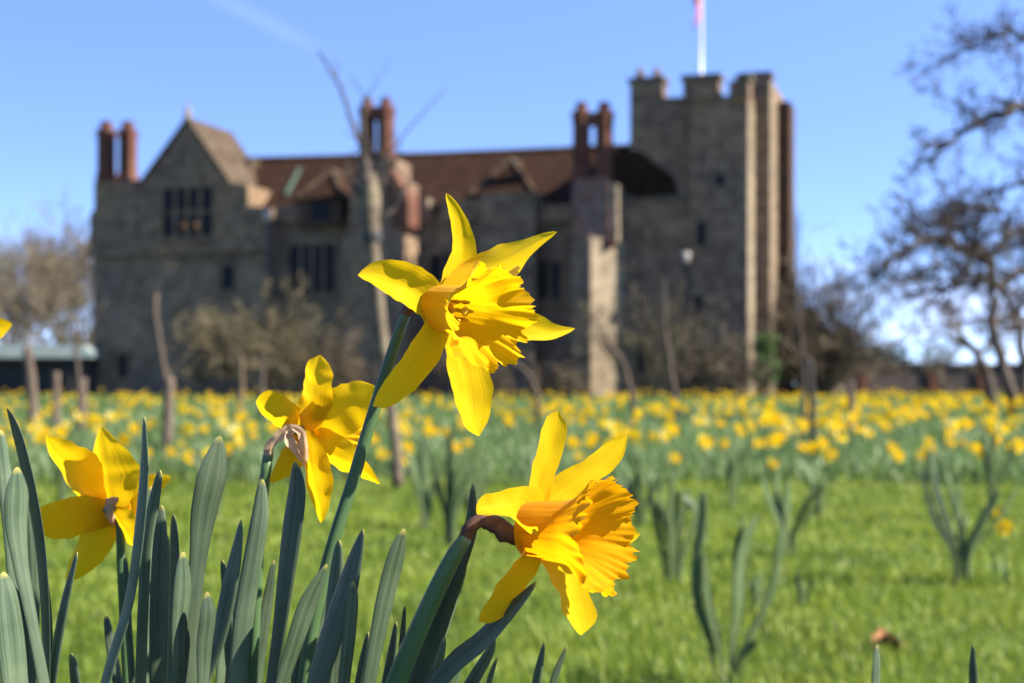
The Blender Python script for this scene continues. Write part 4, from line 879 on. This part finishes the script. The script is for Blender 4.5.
# --- leaves around them: (points bottom -> tip), depth, roll
LV = {
 'd4': [([(104, 683, 14), (128, 600, 14), (139, 520, 15), (143, 470, 13), (144, 417, 4)], .60, -48),
        ([(140, 683, 13), (143, 600, 13), (146, 545, 13), (154, 500, 13), (160, 470, 7)], .61, -15),
        ([(157, 683, 17), (158, 600, 18), (160, 550, 17), (161, 505, 9)], .625, (20, 5)),
        ([(170, 683, 15), (172, 610, 16), (173, 560, 15), (173, 514, 9)], .60, -48),
        ([(179, 683, 9), (181, 620, 14), (184, 585, 15), (183, 552, 8)], .55, 52),
        ([(132, 683, 8), (128, 620, 8), (126, 575, 7), (125, 557, 4)], .70, 0),
        ([(176, 700, 12), (177, 675, 12), (177, 655, 8)], .575, 30)],
 'd3': [([(191, 683, 17), (193, 610, 16), (199, 560, 16), (206, 510, 24), (215, 470, 25), (220, 436, 12)], .555, (-30, 54)),
        ([(203, 683, 14), (217, 640, 18), (230, 580, 19), (237, 545, 12), (241, 520, 4)], .60, (25, -35)),
        ([(204, 683, 10), (206, 640, 14), (209, 615, 14), (207, 592, 8)], .548, 52),
        ([(239, 683, 22), (245, 610, 21), (255, 550, 20), (261, 510, 17), (262, 479, 7)], .565, (50, 20)),
        ([(271, 683, 14), (277, 640, 16), (285, 575, 21), (292, 520, 24), (296, 485, 20), (295, 462, 11)], .60, (-25, -35)),
        ([(232, 683, 14), (229, 650, 14), (226, 600, 11), (222, 560, 6)], .66, -30)],
 'd1': [([(315, 683, 24), (328, 640, 27), (344, 592, 26), (355, 555, 16), (363, 529, 5)], .575, (-30, -45)),
        ([(325, 683, 16), (331, 620, 17), (336, 570, 15), (339, 540, 8)], .59, (-25)),
        ([(283, 683, 13), (297, 640, 17), (311, 600, 18), (321, 578, 11), (327, 564, 4)], .56, 48),
        ([(344, 683, 13), (350, 630, 14), (353, 595, 11), (353, 581, 6)], .57, 18),
        ([(296, 683, 14), (300, 655, 14), (306, 620, 10), (310, 596, 5)], .61, -20)],
 'd2': [([(370, 683, 14), (378, 640, 16), (390, 585, 19), (399, 550, 17), (404, 529, 9)], .565, (28, 48)),
        ([(418, 683, 22), (432, 640, 24), (449, 590, 22), (461, 560, 16), (470, 530, 15), (473, 484, 4)], .615, (40, -20)),
        ([(436, 683, 16), (455, 660, 19), (480, 640, 18), (505, 614, 15), (523, 596, 9), (536, 582, 4)], .59, (-40, -50)),
        ([(400, 683, 7), (402, 650, 7), (405, 606, 3)], .63, 40),
        ([(467, 690, 14), (480, 668, 13), (491, 648, 9), (494, 634, 4)], .61, -25),
        ([(430, 690, 14), (438, 665, 12), (445, 637, 5)], .60, 25),
        ([(486, 700, 6), (491, 676, 6), (497, 658, 3)], .6, 35),
        ([(405, 690, 9), (411, 660, 8), (415, 628, 3)], .64, 30)],
}
LV['d4'] += [([(165, 683, 9), (164, 610, 11), (166, 565, 9), (167, 535, 4)], .69, 40), ([(118, 683, 9), (112, 650, 10), (106, 615, 5)], .68, 35), ([(149, 683, 10), (150, 600, 12), (149, 520, 10), (151, 486, 4)], .68, 45)]
LV['d3'] += [([(222, 683, 11), (226, 640, 12), (233, 600, 8), (238, 575, 4)], .68, 45), ([(256, 690, 11), (262, 640, 12), (270, 590, 9), (274, 560, 4)], .69, 48), ([(199, 690, 10), (196, 640, 11), (195, 600, 8), (197, 575, 4)], .67, -30)]
LV['d1'] += [([(332, 690, 10), (344, 650, 10), (352, 622, 4)], .67, 45), ([(306, 690, 12), (316, 640, 13), (326, 600, 9), (331, 575, 4)], .67, 45), ([(357, 690, 9), (364, 655, 9), (368, 632, 4)], .66, -25)]
LV['d2'] += [([(452, 690, 9), (462, 660, 9), (468, 640, 4)], .66, 45), ([(384, 690, 10), (392, 650, 10), (396, 622, 4)], .66, -30), ([(424, 683, 12), (440, 640, 13), (456, 596, 10), (466, 566, 6)], .64, 50)]
roots = {'d1': (d1, 285), 'd2': (d2, 375), 'd3': (d3, 235), 'd4': (d4, 140)}
for key, lst in LV.items():
    ro, bx = roots[key]
    for pts, D, roll in lst: leaf(ro, pts, D, bx + (pts[0][0] - bx) * .45, roll, w0=11)
# leaf-only shoots
def shoot(name, bx, lst, label, grp=None):
    ro = plant_root(name, bx, lst[0][1], label, 'daffodil leaves', grp)
    for pts, D, roll in lst: leaf(ro, pts, D, bx + (pts[0][0] - bx) * .5, roll, w0=9)
shoot('daffodil_shoot', 30, [
    ([(45, 683, 13), (44, 620, 15), (36, 530, 19), (24, 470, 20), (14, 430, 16), (7, 408, 8)], .60, (-40, -50)),
    ([(44, 683, 10), (32, 620, 10), (21, 560, 13), (17, 520, 18), (18, 490, 18), (17, 467, 9)], .55, (15, 52)),
    ([(17, 683, 22), (13, 630, 25), (8, 595, 20), (3, 572, 10)], .545, 50),
    ([(47, 683, 11), (47, 620, 12), (46, 577, 5)], .61, -30),
    ([(51, 683, 12), (57, 640, 13), (66, 595, 11), (77, 552, 4)], .60, -35),
    ([(76, 700, 13), (74, 675, 13), (71, 653, 8)], .60, -25),
    ([(32, 683, 8), (35, 600, 10), (34, 540, 12), (30, 500, 9)], .66, 30),
    ([(10, 530, 12), (4, 470, 13), (0, 430, 9)], .64, 35)], 'cluster of blue-green daffodil leaves at bottom left corner')
shoot('daffodil_shoot', 545, [([(533, 700, 9), (538, 672, 9), (544, 643, 3)], .62, -30), ([(549, 705, 9), (557, 672, 8), (567, 646, 3)], .62, 32)], 'pair of short leaf tips just right of the lowest yellow bloom')
shoot('daffodil_shoot', 876, [([(876, 700, 11), (877, 670, 11), (877, 645, 6)], .80, 35)], 'single pale leaf tip at bottom edge near the dead leaf')
shoot('daffodil_shoot', 973, [([(974, 700, 9), (973, 670, 8), (973, 645, 3)], .80, -25)], 'single dark leaf tip at bottom edge, right corner')

# ------------------------------------------------------------------ leaf clumps on the lawn
def clump(base_py, bx, lst, label, roll_seed, extra=None):
    Y = CZ * F / (base_py - HY); b = P(bx, 0, Y); b.z = ground_z(b.x, b.y); rg = random.Random(roll_seed)
    ro = empty('daffodil_clump', tuple(b), label, 'daffodil leaves')
    for pts in lst:
        mb = MB(); q = [(bx + (pts[0][0] - bx) * .9, base_py + 4, pts[0][2] * .35)] + [(a[0], a[1], a[2] * (.65 if a is pts[0] else 1.12)) for a in pts]; dz = rg.uniform(-14, 14)
        q = [(a[0], a[1], a[2], dz * i / len(q)) for i, a in enumerate(q)]
        leaf_pts(q, Y, rg.choice((-10, 25, 40, 52, 45, 35)), thick=.002, n=16, m=4, mb=mb, tip=.14); sub(mb, ro.location).build('leaf', M['field_leaf'], ro, True)
    return ro, Y
clump(692, 724, [[(712, 650, 9), (697, 600, 9), (697, 560, 9), (703, 520, 9), (704, 492, 5)], [(721, 655, 9), (713, 620, 9), (706, 575, 8), (705, 553, 4)], [(731, 660, 9), (740, 610, 14), (742, 565, 15), (750, 535, 12), (758, 514, 5)], [(738, 664, 8), (758, 622, 8), (773, 590, 8), (779, 555, 7), (781, 525, 4)], [(741, 660, 6), (752, 645, 8), (757, 640, 4)], [(735, 655, 8), (737, 600, 9), (738, 548, 8), (745, 515, 4)]], 'near blurred leaf clump on the lawn right of the low bloom', 1)
clump(590, 674, [[(664, 560, 7), (656, 520, 6), (649, 476, 4)], [(671, 555, 7), (671, 510, 7), (674, 470, 4)], [(678, 555, 8), (683, 515, 8), (689, 488, 4)], [(682, 560, 7), (694, 525, 7), (702, 490, 4)], [(675, 520, 7), (680, 494, 8), (691, 503, 7), (697, 514, 4)], [(668, 540, 6), (661, 500, 6), (663, 480, 3)]], 'pale leaf clump behind the nearest lawn clump', 2)
m3, Y3 = clump(588, 963, [[(957, 555, 9), (943, 510, 10), (934, 475, 10), (930, 446, 5)], [(954, 555, 8), (936, 520, 8), (921, 470, 4)], [(961, 550, 9), (960, 515, 8), (959, 480, 4)], [(967, 555, 9), (983, 520, 9), (1000, 490, 5)], [(972, 555, 8), (1000, 520, 8), (1022, 481, 4)], [(965, 550, 9), (955, 505, 8), (944, 464, 4)], [(970, 560, 7), (980, 530, 7), (990, 505, 4)], [(958, 560, 7), (965, 530, 9), (967, 510, 5)]], 'spreading leaf clump near the right edge with a drooping yellow bloom', 3)
clump(612, 801, [[(799, 590, 7), (797, 572, 4)], [(804, 592, 8), (806, 582, 4)], [(808, 594, 6), (814, 580, 3)]], 'tiny leaf tuft on the lawn between the two larger right clumps', 4)
clump(560, 787, [[(783, 530, 8), (777, 495, 7), (779, 464, 4)], [(787, 530, 9), (787, 505, 10), (789, 480, 5)], [(793, 532, 7), (806, 505, 7), (819, 476, 4)], [(796, 535, 6), (812, 512, 6), (828, 482, 3)], [(784, 535, 6), (770, 500, 6), (762, 478, 3)]], 'upright leaf clump at the edge of the flower field, above the nearest lawn clump', 5)
clump(616, 757, [[(754, 600, 8), (750, 580, 5)], [(758, 598, 9), (762, 575, 5)], [(756, 598, 8), (756, 572, 4)], [(760, 600, 8), (768, 585, 4)]], 'short dark leaf tuft close above the nearest lawn clump', 6)
rg = random.Random(9)
labs = ['leaf clump just right of the tallest bloom at the field edge', 'narrow leaf clump below the tallest bloom', 'leaf clump left of the low bloom on the lawn', 'small leaf clump above the bottom left leaves', 'small leaf clump between the two left blooms', 'leaf clump above the low bloom trumpet', 'small leaf clump at the field edge by the right sapling', 'leaf clump at the field edge, far right', 'leaf clump right of the low bloom', 'leaf clump at field edge, middle right']
for k, (bx, by, h, n, sp) in enumerate([(450, 548, 115, 8, 28), (472, 530, 80, 6, 22), (425, 530, 90, 6, 20), (60, 515, 70, 5, 22), (215, 520, 80, 6, 22), (560, 520, 70, 6, 22), (820, 520, 60, 6, 22), (990, 505, 75, 7, 30), (640, 530, 75, 6, 22), (730, 512, 70, 6, 24)]):
    lst = []
    for i in range(n):
        dx = rg.uniform(-sp, sp); hh = h * rg.uniform(.7, 1.05); lst.append([(bx + dx * .25, by - hh * .35, 6.5), (bx + dx * .65, by - hh * .7, 6.5), (bx + dx * rg.uniform(.9, 1.4), by - hh, 3)])
    clump(by, bx, lst, labs[k], 20 + k)

# ------------------------------------------------------------------ flower field
def mini_bloom(mb, p, ax, s, rg, pm=0, tm=1):
    ax = ax.normalized(); e1 = ax.cross(Vector((0, 0, 1))).normalized(); e2 = e1.cross(ax)
    for k in range(6):
        q = k * math.pi / 3 + rg.uniform(-.15, .15); d = e1 * math.cos(q) + e2 * math.sin(q); o = ax.cross(d); fwd = rg.uniform(-.1, .35); ln = s * rg.uniform(.85, 1.1)
        a = p; b = p + d * ln * .55 + o * ln * .27 + ax * ln * fwd * .5; c = p + d * ln * .55 - o * ln * .27 + ax * ln * fwd * .5; t = p + d * ln + ax * ln * fwd; m = p + d * ln * .6 + ax * ln * (fwd * .5 - .08)
        mb.add([a, c, t, b, m], [(0, 1, 4), (1, 2, 4), (2, 3, 4), (3, 0, 4)], pm)
    vs = []; n = 9
    for i, (t, r) in enumerate(((0, .22), (.35, .28), (.7, .33), (.95, .50))):
        for k in range(n): q = 2 * math.pi * k / n; rr = s * r * (1 + (.12 * (-1) ** k if i == 3 else 0)); vs.append(p + ax * s * t * .95 + (e1 * math.cos(q) + e2 * math.sin(q)) * rr)
    mb.add(vs, [(i * n + k, i * n + (k + 1) % n, (i + 1) * n + (k + 1) % n, (i + 1) * n + k) for i in range(3) for k in range(n)] + [tuple(range(n))], tm)

def mini_leaf(mb, b, h, az, lean, w_, rg, mat=0):
    d = Vector((math.cos(az), math.sin(az), 0)); s = Vector((-math.sin(az + rg.uniform(-.9, .9)), math.cos(az + rg.uniform(-.9, .9)), 0)).normalized(); vs = []; uv = []
    for i, f in enumerate((0, .35, .65, .88, 1)):
        c = b + d * h * lean * f * f + Vector((0, 0, h * f * (1 - .25 * lean * f))); ww = w_ * (.8, 1, 1, .7, .08)[i]
        vs += [c - s * ww * .5, c + s * ww * .5]; uv += [(0, f), (1, f)]
    mb.add(vs, [(2 * i, 2 * i + 1, 2 * i + 3, 2 * i + 2) for i in range(4)], mat, uv)

def make_variant(k):
    rg = random.Random(100 + k); h = (.14, .18, .22, .26, .30, .33, .36, .20, .28, .24)[k]
    az = rg.uniform(-.9, .9); ax = Vector((math.cos(az), math.sin(az) - .25, rg.uniform(-.25, .15)))
    b = MB(); p = Vector((rg.uniform(-.03, .03), rg.uniform(-.03, .03), h)); mini_bloom(b, p + ax.normalized() * .015, ax, .058, rg)
    s = MB(); s.tube([(0, 0, -.02), p * .5, p * .93, p + ax.normalized() * .006], [.0036, .0034, .003, .0036], 5)
    lf = MB()
    for i in range(rg.randint(4, 6)): mini_leaf(lf, Vector((rg.gauss(0, .012), rg.gauss(0, .012), -.01)), rg.uniform(.13, .23), rg.uniform(0, 6.28), rg.uniform(.05, .6), .014, rg)
    return b, s, lf
pale_mats = [M['pale_petal'], M['small_petal']]; gold_mats = [M['small_petal'], M['small_trumpet']]
protos = []
for k in range(10):
    b, s, lf = make_variant(k); pm = pale_mats if k in (3, 8) else gold_mats
    ro = bpy.data.objects.new('daffodil', None); C.objects.link(ro); ro.empty_display_size = .05
    protos.append((ro, [b.build('bloom', pm, ro), s.build('stem', M['stem'], ro, True), lf.build('foliage', M['field_leaf'], ro)], k in (3, 8)))
LAB = ('small gold daffodil, one of many alike in the blurred field below the castle', 'small pale lemon daffodil, one of several alike in the blurred field')
used = set()
def put(px, Y, h, k, face):
    ro, ch, pale = protos[k]
    if k in used:
        r = ro.copy(); C.objects.link(r)
        for c in ch: d = c.copy(); C.objects.link(d); d.parent = r
    else: r = ro; used.add(k)
    p = P(px, 0, Y); r.location = (p.x, Y, ground_z(p.x, Y)); r.scale = (h, h, h); r.rotation_euler = (0, 0, face)
    tag(r, LAB[1] if pale else LAB[0], 'daffodil', 'pale daffodils in the field' if pale else 'gold daffodils in the field'); return r
rg = random.Random(42)
spots = []
tries = 0
while len(spots) < 292 and tries < 20000:
    tries += 1
    Y = 8.5 * math.exp(rg.random() ** 1.1 * math.log(20 / 8.5)); px = rg.uniform(-25, 1050)
    dens = .55 + .75 * noise.noise(Vector((px * .011, Y * .12, 2))) + (.35 if px > 820 else 0)
    if rg.random() > dens: continue
    if any(abs(px - a) < 120 / Y and abs(Y - b) < .25 for a, b in spots): continue
    spots.append((px, Y))
for px, Y in spots:
    put(px, Y, rg.uniform(.85, 1.15), rg.choices(range(10), [3, 3, 3, 2, 3, 2, 1, 3, 2, 3] if Y < 12 else [1, 2, 3, 2, 3, 3, 3, 2, 2, 3])[0], rg.gauss(0, .6))
put(997, Y3 + .02, .60, 6, .2); put(1005, Y3 - .03, .55, 5, .5)

# the rest of the bed: leaves nobody could count, and the far blooms
mb = MB(); rg = random.Random(13)
def in_bed(x, y): return y > 8.6 + .7 * noise.noise(Vector((x * .6, 0, 7)))
for (y0, y1, n, wk) in ((8, 12, 8500, 1.25), (12, 20, 8000, 1.6), (20, 36, 6000, 2.2), (36, 62, 3500, 3.2)):
    for k in range(n):
        y = rg.uniform(y0, y1); x = rg.uniform(-.46, .46) * y
        if not in_bed(x, y): continue
        cl = noise.noise(Vector((x * 1.1, y * 1.1, 9)))
        if cl < -.25 and y < 20: continue
        mini_leaf(mb, Vector((x, y, ground_z(x, y) - .02)), rg.uniform(.09, .24) * (1 + .5 * cl), rg.uniform(0, 6.28), rg.uniform(.1, .8), .013 * wk * rg.uniform(.8, 1.2), rg)
tag(mb.build('daffodil_leaves', M['field_leaf']), 'dense blue-green daffodil leaves filling the field', 'foliage', kind='stuff')
mb = MB()
for k in range(1250):
    y = 19 + 38 * rg.random() ** 1.5; x = rg.uniform(-.46, .46) * y
    if noise.noise(Vector((x * .25, y * .25, 4))) < -.02 and x < .2 * y: continue
    az = rg.gauss(0, .8); mini_bloom(mb, Vector((x, y, ground_z(x, y) + rg.uniform(.22, .42))), Vector((math.cos(az), math.sin(az) - .3, rg.uniform(-.3, .1))), .062, rg)
tag(mb.build('far_daffodils', gold_mats), 'thin band of far daffodils along the foot of the castle', 'daffodils', kind='stuff')

# ------------------------------------------------------------------ dead leaf on the lawn
Yd = CZ * F / (655 - HY); p = P(888, 0, Yd)
mb = MB(); vs = []; uv = []; n = 14; m = 8
for i in range(n + 1):
    t = i / n; wd = .026 * math.sin(math.pi * min(1, t * .93 + .05)) ** .7 * (1 + .25 * math.sin(t * 22))
    for j in range(m + 1):
        x = 2 * j / m - 1; vs.append((t * .085 - .04, x * wd, .012 + .014 * x * x + .012 * math.sin(t * 5) + .008 * math.sin(6 * x + 4 * t)))
mb.add(vs, [(i * (m + 1) + j, i * (m + 1) + j + 1, (i + 1) * (m + 1) + j + 1, (i + 1) * (m + 1) + j) for i in range(n) for j in range(m)])
o = mb.build('dead_leaf', M['deadleaf'], None, True); o.location = (p.x, Yd, ground_z(p.x, Yd)); o.rotation_euler = (.12, .05, .3); tag(o, 'curled orange brown dead leaf lying on the lawn', 'dead leaf')
